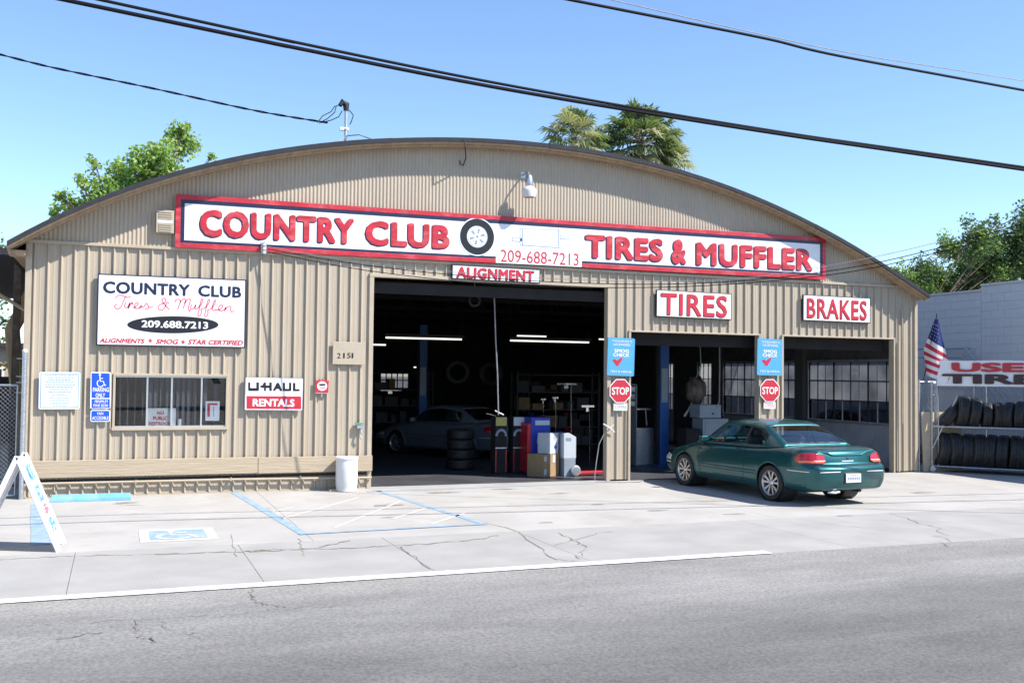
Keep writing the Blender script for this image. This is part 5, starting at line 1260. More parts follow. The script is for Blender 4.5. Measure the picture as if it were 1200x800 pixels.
# second row behind (seen between)
# banner
bn = thing('used_tires_banner', 'white banner lettered USED TIRES in red and black tied above the tyre rack', 'banner')
b0 = P(1098, 438, ra+rn*.10, rdir); bn.location = (b0.x, b0.y, 0); bn.rotation_euler = (0, 0, math.atan2(rdir.y, rdir.x))
inv = bn.rotation_euler.z
def bl_(u, v):
    p = P(u, v, ra+rn*.10, rdir)-bn.location; return (p.dot(rdir), p.z)
tl, bl2, tr, br2 = bl_(1099,423), bl_(1098,452), bl_(1200,421), bl_(1200,453)
BLN = 2.95; zt_ = (tl[1]+tr[1])/2; zb_ = (bl2[1]+br2[1])/2
mb = MB(); n_ = 40; vs = []
for i in range(n_+1):
    x_ = BLN*i/n_; d_ = .003*math.sin(x_*4.1); vs += [(x_, d_, zb_), (x_, d_, zt_-.012*math.sin(x_*2.4)**2)]
mb.add(vs, [(2*i, 2*i+2, 2*i+3, 2*i+1) for i in range(n_)]); M['banner'] = mat('banner_vinyl', (.80,.80,.82), .5, var=.03); bm_ = mb.build('cloth', M['banner'], bn); sd = bm_.modifiers.new('s', 'SOLIDIFY'); sd.thickness = .004
def btxt(st, x0_, x1_, vt, vb, mt):
    z1_, z0_ = bl_(1140, vt)[1], bl_(1140, vb)[1]; o = put_text(st, x0_, x1_, z0_, z1_, -.028, mt, bn, bold=.05, ext=.003)
ux = [bl_(u, 430)[0] for u in (1115, 1140, 1144, 1166, 1170, 1191)]; tx_ = [bl_(u, 445)[0] for u in (1104, 1130, 1132, 1141, 1144, 1172, 1175, 1205)]
M['dkred'] = mat('faded_maroon', (.05,.018,.02), .5)
e_ = ux[1]-ux[0]
btxt('USED', ux[0], ux[0]+4.15*(ux[2]-ux[0]), 424.8, 435.8, 'redflat'); btxt('TIRES', tx_[0], tx_[0]+(tx_[7]-tx_[0])*1.36, 438, 449.8, 'dkred')
mb = MB(); mb.tube([(-.01,.02,0.05),(-.01,.02,zt_+.1)], .016, 8); mb.tube([(1.03,.03,.5),(1.03,.03,zt_)], .012, 8); mb.build('pole', M['galv'], bn, smooth=True)
# flag
fl0 = P(1097, 374, ra+rn*.12-rdir*.05, rdir); fg = thing('american_flag', 'american flag with stars and stripes hanging from a short slanted pole', 'flag', fl0)
fg.rotation_euler = (0, 0, math.atan2(rdir.y, rdir.x))
mb = MB(); mb.tube([(.03,0,.17),(.0,0,.02),(-.42,.02,-1.9)], .012, 8); mb.build('pole', M['wire'], fg, smooth=True)
def fpos(s_, t_):    # s 0..1 across width at bottom, t 0..1 down
    wL = -.04-.34*min(1, t_*1.9)+.25*max(0, t_-.62); wR = .06+.42*min(1, t_*1.35)-.45*max(0, t_-.70)
    x_ = lerp(wL, wR, s_); z_ = -t_*1.62-.50*s_*(min(1,t_*2.2))*(1-t_*.55); y_ = .07*math.sin(s_*7+t_*3)*min(1,t_*3)
    return (x_, y_-.02, z_+.0)
def fmesh(nm, s0, s1, t0, t1, mt, off=0.0, ns=18, nt=8):
    mb = MB(); vs = []
    for i in range(ns+1):
        for j in range(nt+1):
            p_ = fpos(lerp(s0, s1, i/ns), lerp(t0, t1, j/nt)); vs.append((p_[0], p_[1]-off, p_[2]))
    mb.add(vs, [(i*(nt+1)+j, (i+1)*(nt+1)+j, (i+1)*(nt+1)+j+1, i*(nt+1)+j+1) for i in range(ns) for j in range(nt)]); return mb.build(nm, M[mt], fg, smooth=True)
M['flagred'] = mat('flag_red', (.50,.03,.06), .8); M['flagwhite'] = mat('flag_white', (.72,.70,.70), .8); M['flagblue'] = mat('flag_blue', (.015,.03,.16), .8)
fmesh('blue_canton', 0, 1, .0, .34, 'flagblue')
nst = 9
for k in range(nst): fmesh('stripe', 0, 1, .34+.66*k/nst, .34+.66*(k+1)/nst, 'flagwhite' if k % 2 == 0 else 'flagred')
mb = MB()
for i in range(5):
    for j in range(4):
        s_, t_ = .12+.76*(j+.5*(i % 2)*.9)/4, .06+.26*i/5+.02
        if s_ > .95: continue
        c_ = Vector(fpos(s_, t_)); mb.add([tuple(c_+Vector(((.016 if q % 2 == 0 else .007)*math.sin(q*math.pi/5), -.006, (.016 if q % 2 == 0 else .007)*math.cos(q*math.pi/5)))) for q in range(10)], [tuple(range(10))])
mb.build('stars', M['flagwhite'], fg); fg.scale = (.72, .8, .80)
# ================================================================ LEFT SIDE: gate, shed
gt = thing('chain_link_gate', 'chain link gate with grey pipe frame at the left corner of the garage', 'gate')
gx1 = W(19.5, 500, .05).x; gzt = W(5, 451, .05).z; gx0 = gx1-2.4
mb = MB(); chainlink(mb, (gx0,.05,0), (gx1,.05,0), .06, gzt, .07); tag(mb.build('wire_mesh', M['mesh'], gt), kind='stuff')
mb = MB(); mb.tube([(gx0,.05,.06),(gx0,.05,gzt),(gx1,.05,gzt),(gx1,.05,.06),(gx0,.05,.06)], .022, 8); mb.build('frame', M['galv'], gt, smooth=True)
mb = MB(); px_ = W(27, 500, -.08).x; mb.tube([(px_,-.08,0),(px_,-.08,W(27,412,-.08).z)], .038, 10); mb.lathe([(.0,0),(0,0)], 4) if False else None
mb.build('gate_post', M['galv'], gt, smooth=True)
mb = MB(); mb.T = Matrix.Translation((px_, -.08, W(27,412,-.08).z)); mb.lathe([(.041,-.01),(.044,.02),(.02,.05)], 12); mb.build('post_cap', M['offwhite'], gt, smooth=True)
for v in (420, 441, 448, 460): mb = MB(); z = W(27, v, -.08).z; mb.tube([(gx1-.02,.0,z),(px_+.05,-.09,z)], .008, 6); mb.build('latch_wire', M['galv'], gt)
M['shade'] = mat('shed_shade_dark', (.05,.05,.055), .9, var=.3)
sh = thing('open_shed', 'dark lean-to shed with tin roof beyond the chain link gate', 'shed', (-4.2, 6, 0))
mb = MB(); mb.box(-4,2.6,8.0,8.15,0,1.9); mb.build('shade_backing', M['shade'], sh)  # dark sheet added to give the deep shade seen through the gate
mb = MB(); mb.box(-4.5,2.68,-4.2,8.2,4.15,4.27); mb.build('roof', M['felt'], sh)
for x_, y_ in ((2.5,-4),(2.5,2),(-2,-4)): mb = MB(); mb.box(x_-.06,x_+.06,y_-.06,y_+.06,0,4.15); mb.build('post', M['bark'], sh)
mb = MB(); mb.tube([(1.2,-4.1,4.1),(2.75,-4.1,3.1)], .035, 6); mb.build('brace', M['soffit'], sh); mb = MB(); mb.tube([(2.5,1,4.1),(2.0,1,3.0),(2.3,1.2,0)], .16, 8); mb.build('brace', M['soffit'], sh)
hs = thing('small_house', 'small pale building with a dark window beyond the gate', 'building', (-7, 24, 0))
mb = MB(); mb.box(-5,5,0,6,0,2.9); mb.build('wall', M['siding'], hs); mb = MB(); mb.box(-5.3,5.3,-.3,6.3,2.9,3.1); mb.build('roof', M['felt'], hs)
for x_ in (-3,0,2.5,4.2): mb = MB(); mb.box(x_-.6,x_+.6,-.03,-.001,1.1,2.2); f_ = mb.build('window', M['offwhite'], hs); mb = MB(); mb.box(x_-.52,x_+.52,-.05,-.031,1.18,2.12); mb.build('pane', M['black'], f_)

# ================================================================ TREES
def rvec():
    while True:
        v = Vector((random.uniform(-1,1), random.uniform(-1,1), random.uniform(-1,1)))
        if .05 < v.length < 1: return v.normalized()
def tree(label, base, clumps, leaf, per, lm, trunk_r=.2, trunk_to=None, group=None, name='leafy_tree'):
    t = thing(name, label, 'tree', base, group=group); B = Vector(base)
    fork = Vector(trunk_to)-B if trunk_to else Vector((0,0,2))
    mb = MB(); mb.tube([(0,0,-.1),(fork*.5+Vector((.1,0,0))),fork], [trunk_r, trunk_r*.75, trunk_r*.55], 10); mb.build('trunk', M['bark'], t, smooth=True)
    for c_, r_ in clumps:
        c_ = Vector(c_)-B; mid = fork.lerp(c_, .5)+rvec()*.25; mb = MB(); mb.tube([fork, mid, c_], [trunk_r*.28, trunk_r*.14, .015], 6)
        for k in range(5): mb.tube([mid.lerp(c_, .5+.1*k), c_+rvec()*r_*.8], [.025, .006], 4)
        mb.build('limb', M['bark'], t, smooth=True)
    mb = MB()
    for c_, r_ in clumps:
        c_ = Vector(c_)-B; nsub = max(6, int(15*r_)); subs = [(c_+rvec()*r_*random.uniform(.25, .9), r_*random.uniform(.28,.5)) for _ in range(nsub)]
        for sc_, sr in subs:
            mi = random.choice((0,0,1,1,2)) 
            for _ in range(int(per*sr*sr*4)):
                p_ = sc_+rvec()*sr*(.15+1.35*random.random()**.8); n_ = (rvec()+Vector((0,0,.7))).normalized(); a_ = n_.orthogonal().normalized(); b_ = n_.cross(a_)
                th = random.random()*6.28; a2 = a_*math.cos(th)+b_*math.sin(th); b2 = n_.cross(a2); l = leaf*random.uniform(.7,1.3); w2 = l*.32
                mb.mi = mi if random.random() < .8 else random.choice((0,1,2))
                mb.add([p_-a2*l*.5, p_+b2*w2, p_+a2*l*.5+n_*l*.08, p_-b2*w2], [(0,1,2,3)])
    o = mb.build('crown', [M[k] for k in lm], t, recalc=False); return t
def cl(specs, y):       # (u, v, radius px) sightings at depth y
    out = []
    for u, v, r_ in specs: p_ = W(u, v, y+random.uniform(-1.2,1.2)); out.append((tuple(p_), r_*(y+CAM_D)/F_PX/ (ray(u,v).y/ray(u,v).length) * .0 + r_*(W(u+1,v,y)-W(u,v,y)).length))
    return out
lt = cl([(215,168,24),(190,190,26),(165,190,22),(140,200,18),(112,192,14),(125,225,26),(160,225,32),(200,215,30),(95,215,14),(72,232,13),(62,250,12),(90,245,22),(248,184,8),(230,205,12),(215,150,8),(218,147,6),(130,255,40),(190,250,40)], 26)
tree('broad bright green tree rising behind the left side of the arched roof', (W(150,260,26).x, 26, 0), lt, .19, 190, ('leaf1','leaf1','leaf3'), .3, W(155,300,26))
y_ = 9
rt_ = cl([(1055,318,12),(1075,312,16),(1090,330,22),(1060,330,12),(1120,300,18),(1112,286,12),(1135,325,30),(1105,345,24),(1150,290,20),(1142,266,12),(1150,310,26),(1165,262,10),(1175,280,18),(1180,310,26),(1195,330,24),(1205,285,22),(1200,265,12),(1225,300,40),(1100,320,20),(1120,345,28),(1160,340,30),(1080,345,20)], y_)
rt1 = [c_ for i, c_ in enumerate(rt_) if W(1132,0,y_).x > c_[0][0]]; rt2 = [c_ for c_ in rt_ if c_ not in rt1]
tree('darker green tree just right of the garage eave above the grey block wall', (22.5, y_+6, 0), cl([(1055,320,12),(1075,318,16),(1092,334,22),(1062,336,14),(1122,302,17),(1112,288,12),(1135,325,18),(1105,347,20),(1085,350,16),(1122,350,18)], y_+8), .13, 330, ('leaf2','leaf1','leaf2'), .13, (24.5, y_+7, 3.6), group='trees behind the block wall')
tree('tall loose green tree at the right edge above the block wall', (30, y_+5, 0), cl([(1150,290,17),(1142,268,12),(1150,315,20),(1166,262,8),(1172,285,14),(1176,316,16),(1195,338,20),(1212,285,22),(1203,262,10),(1225,300,36),(1160,340,26),(1250,320,50),(1260,270,40)], y_+6), .14, 330, ('leaf2','leaf2','leaf1'), .15, (29.5, y_+5, 3.6), group='trees behind the block wall')
tree('green tree beyond the chain link gate at the far left', (-9, 13, 0), cl([(4,380,16),(-10,340,30),(3,350,14),(0,400,10),(-25,300,40),(12,430,12)], 18), .16, 90, ('leaf2','leaf1','leaf2'), .25, (-4.3, 18, 3))
# palms
def palm(label, crown, hgt_r, nf=34, seed=1, lean=0):
    random.seed(seed); cx_, cy_, cz_ = crown; t = thing('fan_palm', label, 'palm tree', (cx_, cy_, 0), group='fan palms behind the roof')
    mb = MB(); mb.tube([(0,0,0),(.05,0,cz_*.5),(0,0,cz_-.2)], [.28,.2,.2], 12); mb.build('trunk', M['bark'], t, smooth=True)
    mb = MB(); mb.tube([(0,0,cz_-1.6),(0,0,cz_-.9),(0,0,cz_-.15)], [.34,.30,.16], 14); mb.build('skirt', M['thatch'], t)
    for dead in (False, True):
        for k in range(nf if not dead else nf//2+12):
            mb = MB(); th = k*2.399+random.random()*.4
            el = (1.35-2.2*(k/nf)+random.uniform(-.2,.2)) if not dead else random.uniform(-1.4,-.55)
            d = Vector((math.cos(th)*math.cos(el), math.sin(th)*math.cos(el), math.sin(el))); L1 = hgt_r*random.uniform(.42,.62)*(1 if not dead else .7); L2 = hgt_r*random.uniform(.46,.62)
            o_ = Vector((0,0,cz_-.1)) if not dead else Vector((0,0,cz_-.5))
            tip = o_+d*L1-Vector((0,0,.06*L1)); mb.tube([o_, o_+d*L1*.5+Vector((0,0,.02)), tip], [.022,.016,.012], 4)
            mb.mi = 1
            side = d.cross(Vector((0,0,1))); side = side.normalized() if side.length > .01 else Vector((1,0,0)); upv = side.cross(d).normalized()
            ns = 22
            for j in range(ns):
                a_ = (j/(ns-1)-.5)*R(225); dirv = (d*math.cos(a_)+side*math.sin(a_)).normalized(); da = R(225)/ns*.5
                l = L2*(.75+.25*math.cos(a_))*random.uniform(.9,1.08); fold = .05*(1 if j % 2 else -1)
                e1 = (d*math.cos(a_-da)+side*math.sin(a_-da)); e2 = (d*math.cos(a_+da)+side*math.sin(a_+da))
                droop = Vector((0,0,-1))*l*random.uniform(.10,.42)*(1 if not dead else 2)
                p1 = tip+e1*l*.6+upv*fold*l-droop*.15; p2 = tip+e2*l*.6-upv*fold*l*0-droop*.15; p3 = tip+dirv*l*random.uniform(.95,1.05)+droop
                mb.mi = 1; mb.add([tip, p1, p3, p2], [(0,1,2,3)])
            mb.build('dead_frond' if dead else 'frond', [M['thatch'], M['thatch'] if dead else (M['palm2'] if random.random() < .35 else M['palm'])], t, recalc=False)
PY = 24
def pc(u, v): return W(u, v, PY)
c_ = pc(674,160); palm('smallest fan palm, left of the pair of crowns behind the roof', (c_.x, PY, c_.z), 1.65, 36, 3)
c_ = pc(720,170); palm('low dark fan palm between the two taller crowns behind the roof', (c_.x, PY+2, c_.z), 1.5, 30, 5)
c_ = pc(757,163); palm('largest fan palm crown rising behind the right of the roof', (c_.x, PY+.5, c_.z), 2.15, 60, 8)
c_ = pc(792,182); palm('drooping fan palm at the right end of the palm group', (c_.x, PY+1, c_.z), 1.6, 34, 9)
random.seed(11)
# trees on the far side of the street, behind the viewpoint, and along the horizon
for i, (x_, y_, h_) in enumerate(((-16,-48,7),(-4,-50,8),(9,-47,6.5),(22,-52,8),(36,-46,7),(-30,-44,8),(52,-40,8))):
    cs = [((x_+random.uniform(-3.5,3.5), y_+random.uniform(-2,2), h_*random.uniform(.4,.95)), random.uniform(1.6,2.6)) for _ in range(9)]
    tree('%s green tree from the left on the far side of the street' % ORD[i], (x_, y_, 0), cs, .55, 9, ('leaf2','leaf1','leaf2'), .3, (x_, y_, 2.5), group='trees across the street')

# ================================================================ INSIDE THE BAYS
def lamp_fix(u0, v0, u1, v1, y, label):
    a_, b_ = W(u0, v0, y), W(u1, v1, y); L_ = (b_-a_).length; f_ = thing('tube_light', label, 'light', (a_+b_)/2, group='fluorescent lights in the bays')
    mb = MB(); mb.box(-L_/2-.04, L_/2+.04, -.08, .08, .03, .09); mb.build('fitting', M['darkin'], f_)
    mb = MB(); mb.tube([(-L_/2,0,0),(L_/2,0,0)], .018, 8); mb.build('tube', M['lamp'], f_, smooth=True)
    mb = MB(); z_ = roofz(f_.location.x)-.25-f_.location.z; mb.tube([(-L_/2,0,.09),(-L_/2,0,z_)], .006, 4); mb.tube([(L_/2,0,.09),(L_/2,0,z_)], .006, 4); mb.build('hanger', M['darkin'], f_)
lamp_fix(452,395,541,398,4.5,'long lit tube at the upper left of the tall bay'); lamp_fix(598,399,690,401,4.5,'long lit tube at the upper right of the tall bay')
lamp_fix(424,403.5,452,404,6.8,'lit tube cut by the left jamb of the tall bay'); lamp_fix(606,393,640,394.5,9,'short lit tube just above the right long tube'); lamp_fix(702,397,716,398,8,'lit tube cut by the right jamb of the tall bay')
lamp_fix(742,399.5,768,402,5,'lit tube left of the blue lift post'); lamp_fix(777,402,790,402.5,6,'short lit tube right of the blue lift post'); lamp_fix(485,430,496,430.5,12,'tiny lit tube deep in the tall bay')
# rear wall windows (small, bright)
rw = thing('rear_window', None, None); rw.parent = bld
M['skyglow'] = mat('diffusing_rear_pane', (.6,.65,.7), .6)
mb = MB()
for k in range(6): x_ = lerp(ra_.x, rb_.x, k/5); mb.box(x_-.02,x_+.02,YB-.08,YB-.04,ra_.z,rb_.z)
mb.box(ra_.x,rb_.x,YB-.085,YB-.041,(ra_.z+rb_.z)/2-.02,(ra_.z+rb_.z)/2+.02); mb.build('frame', M['sash'], rw)
mb = MB(); mb.box(ra_.x,rb_.x,YB-.062,YB-.058,ra_.z,rb_.z); mb.build('pane', M['dusty'], rw)
# lift
lf = G(775, 545); lift = thing('lift_post', 'tall blue steel vehicle lift post inside the middle bay', 'lift', (lf.x, lf.y, 0))
mb = MB(); mb.box(-.10,.13,-.12,.12,.02,3.5); mb.build('column', M['liftblue'], lift, bevel=.01); mb = MB(); mb.box(-.25,.25,-.25,.25,0,.02); mb.build('base_plate', M['liftblue'], lift)
mb = MB(); mb.box(-.15,-.102,-.05,.05,.02,3.4); mb.build('cable_channel', M['darkin'], lift); mb = MB(); mb.box(-.085,.085,-.14,-.122,1.5,2.3); mb.build('control_panel', M['cabinet'], lift)
# wall rope and lift rope
def rod(label, pts, y0, y1, nm='pull_rope', mt='wiregrey', r_=.012):
    q = [W(u, v, lerp(y0, y1, i/(len(pts)-1))) for i, (u, v) in enumerate(pts)]; mb = MB(); mb.tube(q, r_, 6); tag(mb.build(nm, M[mt], smooth=True), label, 'rope')
rod('grey pull rope hanging down the middle of the tall bay', [(579,340),(581,400),(583,440),(584,486)], .6, .9, r_=.014)
rod('grey rope hanging beside the cabinet in the middle bay', [(843,385),(843.5,430),(843,470),(840,477)], 1.2, 1.6, r_=.014)
mb = MB(); q = [W(580,481,.9), W(590,486,.9)]; mb.tube(q, .015, 6); tag(mb.build('rope_handle', M['galv']), 'small slanted handle at the end of the pull rope', 'handle')
# cabinets in the middle bay
c0 = W(821, 500, 1.9); c1 = W(851, 500, 1.9)
cb = thing('analyser_cabinet', 'pale grey enamel test cabinet with a lower box in the middle bay', 'cabinet', (c0.x, 1.9, 0))
k_ = W(821,508,1.9).z; wx = (W(845,500,1.9)-c0).x
z1_, z2_, z3_ = W(830,508,1.9).z, W(830,489.5,1.9).z, W(830,474,1.9).z
mb = MB(); mb.box(.08, (c1-c0).x+.08, .03, .5, 0.02, z2_-.02); mb.build('lower_cabinet', M['cabinet'], cb, bevel=.012)
mb = MB(); mb.box(.14, (c1-c0).x+.03, .018, .029, .25, z2_-.1); mb.build('door', M['cabinet'], cb, bevel=.004)
mb = MB(); mb.box(-.02, wx, .0, .45, z2_, z3_); mb.build('upper_box', M['cabinet'], cb, bevel=.01)
mb = MB(); mb.box(wx*.55, wx*.62, -.012, -.001, z2_+.08, z2_+.12); mb.box(wx+.02,wx+.08,-.02,.06,z2_+.05,z2_+.12); mb.build('knob', M['plasticblack'], cb)
mb = MB(); mb.box(-.38,.0,.0,.4,.02,z2_-.25); tag(mb.build('workbench', M['darkin'], bevel=.01, loc=(c0.x, 1.9, 0)), 'dark bench standing left of the grey test cabinet', 'bench')
# wrapped engine hanging above bench
e0 = W(815, 458, 2.6); en = thing('wrapped_engine', 'brown plastic wrapped engine hanging in the middle bay', 'engine', e0)
bm = bmesh.new(); bmesh.ops.create_icosphere(bm, subdivisions=3, radius=.30)
for v in bm.verts:
    n_ = v.co.normalized(); v.co = Vector((n_.x*.24, n_.y*.22, n_.z*.34))*(1+.12*math.sin(n_.x*9+n_.z*5)+.08*math.sin(n_.y*11+n_.z*13)); 
    if v.co.z < -.2: v.co.x *= .8
me = bpy.data.meshes.new('bag'); bm.to_mesh(me); bm.free(); M['bag'] = mat('brown_wrap', (.17,.13,.11), .35, var=.5, scale=9, stretch=(2,2,.5), bump=.6, bscale=12); me.materials.append(M['bag'])
me.polygons.foreach_set('use_smooth', [True]*len(me.polygons)); o = bpy.data.objects.new('bag', me); C.objects.link(o); o.parent = en
mb = MB(); mb.tube([(0,0,.3),(.15,0,.55),(.05,0,2.2)], .012, 6); mb.build('chain', M['galv'], en); mb = MB(); mb.tube([(-.1,0,-.3),(-.25,-.1,-.45),(-.3,0,-.6)], .025, 6); mb.tube([(.02,0,-.32),(.1,-.1,-.4),(.22,0,-.36)], .02, 6); mb.build('hose_stub', M['offwhite'], en, smooth=True)
# shelf of parts left of the lift
s0 = W(739, 475, 3.0); s1 = W(747.5, 450, 3.0); shf = thing('parts_shelf', 'grey shelf of small boxes just right of the left pillar', 'shelf', (s0.x-.25, 3.0, 0))
for k in range(4): mb = MB(); z_ = s0.z+(s1.z-s0.z)*k/3-.02; mb.box(0,.42,0,.3,z_,z_+.02); mb.build('shelf_board', M['sash'], shf); 
mb = MB(); mb.box(0,.02,0,.3,0,s1.z+.0); mb.box(.40,.42,0,.3,0,s1.z); mb.build('side_panel', M['sash'], shf)
for k in range(3):
    z_ = s0.z+(s1.z-s0.z)*k/3; mb = MB(); mb.box(.04,.38,.03,.27,z_+.002,z_+.1); tag(mb.build('carton', M['cabinet'] if k % 2 else M['boxwhite'], loc=(shf.location.x, 3.0, 0)), '%s small carton on the grey shelf behind the left pillar' % ('bottom','middle','top')[k], 'carton')
t0 = W(752, 479, 3.4); mb = MB(); mb.box(-.22,.22,-.1,.1,-.02,.02); mb.tube([(.1,0,0),(.14,0,-.4)], .015, 6); mb.box(-.25,.25,-.15,.15,-t0.z,-.45)
tag(mb.build('tool_stand', M['galv'], loc=t0), 'small bright steel tool stand left of the blue lift post', 'stand')
# goods inside the tall bay
def crate(nm, label, cat, u0, u1, vt, vb, y, depth, mt, rot=0.0, bev=.006):
    a_ = W(u0, vb, y); b_ = W(u1, vt, y); w_ = b_.x-a_.x; z0_ = max(a_.z, 0.0); o_ = thing(nm, label, cat, ((a_.x+b_.x)/2, y+depth/2, z0_), rot); mb = MB(); mb.box(-w_/2, w_/2, -depth/2, depth/2, 0, b_.z-z0_); mb.build('body', M[mt], o_, bevel=bev); return o_, w_, b_.z-z0_, depth
yb0 = G(640, 558.5).y
o_, w_, h_, d_ = crate('cardboard_box', 'large brown cardboard box on the floor of the tall bay', 'box', 628, 655, 531.5, 558.5, yb0, .45, 'cardboard', .5)
o_.location.z = 0; cbh = h_
for (x0_, x1_, z0_, z1_) in ((-.5,-.34,.7,.92),(.05,.22,.62,.95),(-.5,-.34,.1,.35)): 
    mb = MB(); mb.box(w_*x0_, w_*x1_, -d_/2-.004, -d_/2-.001, h_*z0_, h_*z1_); mb.build('label', M['boxwhite'], o_)
mb = MB(); mb.box(-w_/2+.0, w_/2, -.03, .03, h_+.001, h_+.004); mb.build('tape', M['plywood'], o_)
o2, w_, h_, d_ = crate('white_carton', 'white carton with printed blue diamond on top of the cardboard box', 'box', 637, 654, 507, 531.5, yb0+.05, .30, 'boxwhite', .5); o2.location.z = cbh+.005
mb = MB(); mb.prism([(w_*.18,h_*.18),(w_*.34,h_*.32),(w_*.18,h_*.46),(w_*.02,h_*.32)], -d_/2-.003, -d_/2-.001); mb.build('diamond_print', M['boxblue'], o2)
for k in range(3): mb = MB(); mb.box(-w_*.0, w_*.4, -d_/2-.003, -d_/2-.001, h_*(.66+.08*k), h_*(.69+.08*k)); mb.build('print_line', M['grey'], o2)
o_, w_, h_, d_ = crate('tool_cart', 'pale grey cart with slanted white top and wheel right of the boxes', 'cart', 661, 674.5, 537, 558, yb0-.02, .4, 'cabinet'); o_.location.z = 0
z4 = W(668, 507, yb0).z; mb = MB(); mb.prism([(-w_/2-.01,h_+.005),(w_/2+.01,h_+.005),(w_/2+.01,z4-.09),(-w_*.1,z4),(-w_/2-.01,z4-.02)], -d_/2, d_/2); mb.build('white_top', M['boxwhite'], o_, bevel=.006)
mb = MB(); mb.box(-w_*.35, w_*.1, -d_/2-.006, -d_/2-.001, z4-.16, z4-.10); mb.build('printed_label', M['grey'], o_)
mb = MB(); mb.T = Matrix.Translation((w_*.42, -d_/2-.05, .12)); mb.lathe([(.03,-.03),(.085,-.03),(.11,-.02),(.11,.02),(.085,.03),(.03,.03)], 24, 'Y'); mb.build('wheel', M['galv'], o_, smooth=True)
o_, w_, h_, d_ = crate('tool_chest', 'red tool chest with blue end panel behind the cardboard box', 'tool chest', 622, 645, 489, 556, yb0+.5, .5, 'boxblue'); o_.location.z = 0
M['chestred'] = mat('tool_chest_red', (.42,.015,.03), .4); mb = MB(); mb.box(-w_/2-.085, -w_/2-.002, -.25, .25, .05, h_-.12); mb.build('red_side', M['chestred'], o_, bevel=.008)
mb = MB(); mb.box(-w_*.30, w_*.45, -.262, -.252, h_-.16, h_-.06); mb.build('white_papers', M['boxwhite'], o_); mb = MB(); mb.prism([(-w_*.2,h_*.55),(w_*.1,h_*.52),(w_*.25,h_*.60),(w_*.05,h_*.68),(-w_*.18,h_*.66)], -.256, -.2515); mb.build('white_print', M['boxwhite'], o_)
M['yellowish'] = mat('display_yellow', (.40,.36,.10), .6)
for k, (u0, u1, mt, lab) in enumerate(((580,594,'yellowish','battery display panel with yellow top, left of its pair'), (601,614.5,'boxwhite','battery display panel with white top, right of its pair'))):
    o_, w_, h_, d_ = crate('display_stand', lab, 'display stand', u0, u1, 488, 556, yb0+.9, .3, 'darkin'); o_.location.z = 0
    mb = MB(); zz = h_; ring = [(w_*.48*math.cos(t), h_*.78+w_*.5*math.sin(t)) for t in [math.pi*q/12 for q in range(13)]]
    mb.prism([(-w_*.48,h_*.78),(-w_*.48,h_*.99),(w_*.48,h_*.99),(w_*.48,h_*.78)]+ring[1:-1], -.162, -.152) if False else mb.box(-w_*.48, w_*.48, -.162, -.152, h_*.84, h_*.99)
    mb.build('header_card', M[mt], o_)
    mb = MB(); mb.tube([(w_*.42*math.cos(t), -.165, h_*.66+w_*.5*math.sin(t)) for t in [math.pi*q/12 for q in range(13)]], .03, 6); mb.build('arc_print', M['grey'], o_)
    mb = MB(); mb.box(-w_*.5,w_*.5,-.165,-.152,h_*.44,h_*.46); mb.build('shelf_edge', M['galv'], o_)
    mb = MB(); mb.box(-w_*.5,-w_*.40,-.165,-.152,.03,h_*.42); mb.box(w_*.40,w_*.5,-.165,-.152,.03,h_*.42); mb.build('red_edge', M['chestred'], o_)
fj = G(692, 556.5); mb = MB(); mb.box(-.30,.30,-.10,.10,.03,.09); mb.tube([(-.3,0,.05),(-.3,-.15,.05)], .03, 8); mb.tube([(.3,0,.05),(.3,-.15,.05)], .03, 8)
tag(mb.build('floor_jack', M['chestred'], loc=(fj.x, max(fj.y, .25), 0), bevel=.01), 'low red floor jack just inside the right side of the tall bay', 'jack')
for k in range(4):
    o = tm.copy(); C.objects.link(o); q = W(548, 520, 3.0); o.matrix_world = Matrix.Translation((q.x-.1, 3.2, .12+.22*k)) @ Matrix.Rotation(R(90), 4, 'Y'); tag(o, '%s tyre of the dark stack in front of the silver car' % ('lowest','second','third','topmost')[k], 'tyre', 'tyres stacked inside the tall bay')

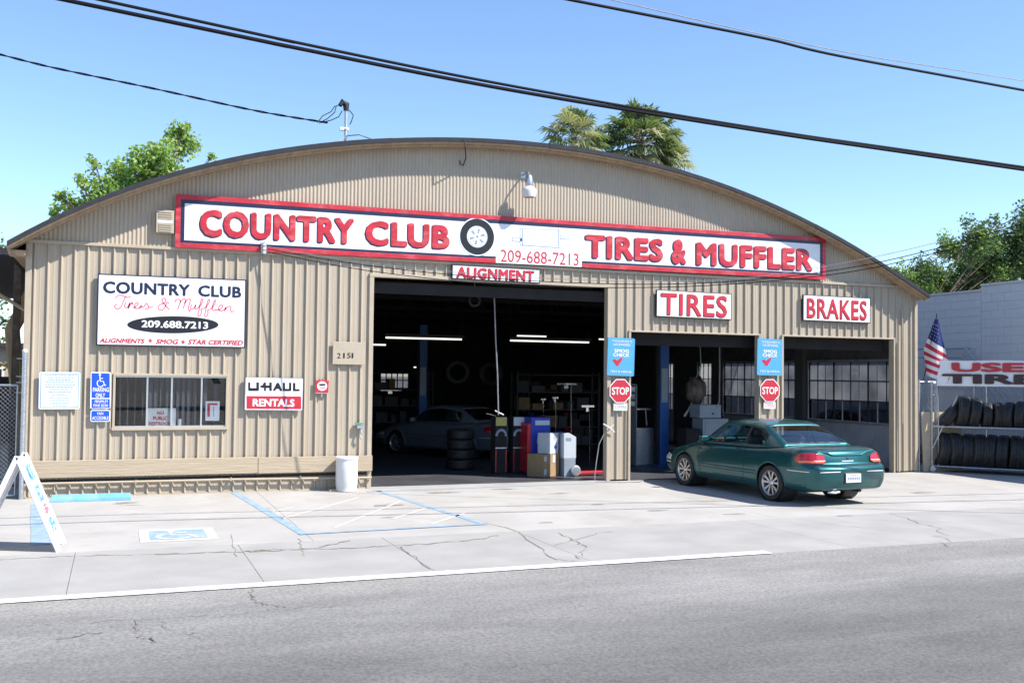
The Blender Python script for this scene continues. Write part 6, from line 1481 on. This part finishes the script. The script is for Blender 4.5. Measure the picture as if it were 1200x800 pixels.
# a dark second lift and shelving deep in the tall bay
l2 = copy_tree(lift); l2['label'] = 'dim blue lift post behind the silver car deep in the tall bay'; q = W(494, 450, 9.5); l2.location = (q.x, 9.5, 0)
random.seed(21)
def shelf_unit(x0_, y0_, wd, nb, label, short, h_=2.2):
    nc = {}
    o = thing('storage_shelf', label, 'shelf', (x0_, y0_, 0), group='storage shelves inside the garage')
    for k in range(nb): mb = MB(); z_ = .12+(h_-.2)*k/(nb-1); mb.box(0,wd,0,.5,z_-.015,z_+.015); mb.build('shelf_board', M['shelfsteel'], o)
    for x_ in (.02, wd-.02):
        for y_ in (.02,.48): mb = MB(); mb.box(x_-.02,x_+.02,y_-.02,y_+.02,0,h_); mb.build('upright', M['shelfsteel'], o)
    cols = ['postgrey','cardboard','shelfsteel','chestred','boxblue','postgrey','seat','postgrey']; cn = ['dark','brown','grey','red','blue','dark','black','dark']; LV = ['bottom','second','third','top']
    for k in range(nb-1):
        x_ = .08
        while x_ < wd-.35:
            w_ = random.uniform(.14,.42); hh_ = random.uniform(.12,.34)
            if random.random() < .78:
                mb = MB(); z_ = .12+(h_-.2)*k/(nb-1)+.016; mb.box(0,w_,.05,.42,0,hh_)
                ci = random.randrange(8); nk = nc.get(k, 0); nc[k] = nk+1; tag(mb.build('carton', M[cols[ci]], loc=(x0_+x_, y0_, z_), bevel=.006), '%s carton, %s from left on the %s board of the %s' % (cn[ci], ORD[nk], LV[k], short), 'carton', 'cartons on the storage shelves')
            x_ += w_+random.uniform(.02,.15)
shelf_unit(10.6, 8.5, 2.6, 5, 'cluttered shelf in the shade behind the tool chest', 'shelf behind the tool chest')
shelf_unit(6.4, 12.0, 2.8, 5, 'far cluttered shelf above the silver car roof line', 'shelf above the silver car')
shelf_unit(12.6, 12.5, 2.6, 5, 'far cluttered shelf behind the left pillar', 'shelf behind the pillar')
for k, (u, v, y_, rr_) in enumerate(((556,352,2.0,1),(536,436,8.5,1.1),(575,438,8.3,1.1))):
    o = tm.copy(); C.objects.link(o); q = W(u, v, y_); o.matrix_world = Matrix.Translation(q) @ Matrix.Rotation(R(90-20*k), 4, 'Z') @ Matrix.Diagonal((rr_,rr_,rr_,1)) if k else Matrix.Translation(q) @ Matrix.Rotation(R(80), 4, 'Z') @ Matrix.Diagonal((.45,.45,.45,1))
    tag(o, ('small tyre hanging near the beam of the tall bay','left of two dim tyres above the silver car','right of two dim tyres above the silver car')[k], 'tyre')
    if k == 0: mb = MB(); mb.tube([(0,0,.12),(0,0,1.2)], .008, 5); tag(mb.build('hanging_cord', M['wiregrey'], loc=q), 'short cord holding the small tyre near the beam', 'cord')
for k, (u, v, y_) in enumerate(((664,450,6),(650,466,7),(688,476,3),(636,468,7.5),(458,457,14))):  # polished pieces added as the bright specks in the dark bay
    q = W(u, v, y_); mb = MB(); w_ = (.28,.09,.16,.07,.35)[k]; mb.box(-w_,w_,-.05,.05,-.02,.03); mb.box(-w_*.3,w_*.1,-.05,.05,-.12,-.02); mb.tube([(w_*.5,.03,0),(w_*.6,.03,-q.z)], .005, 4)
    tag(mb.build('bright_speck', M['chrome'], loc=q, bevel=.004), ('wide bright added metal speck above the white carton','small added metal speck behind the tool cart','bright added metal speck beside the right jamb of the tall bay','tiny added metal speck above the tool chest','low bright added metal speck under the rear window')[k], 'stand')
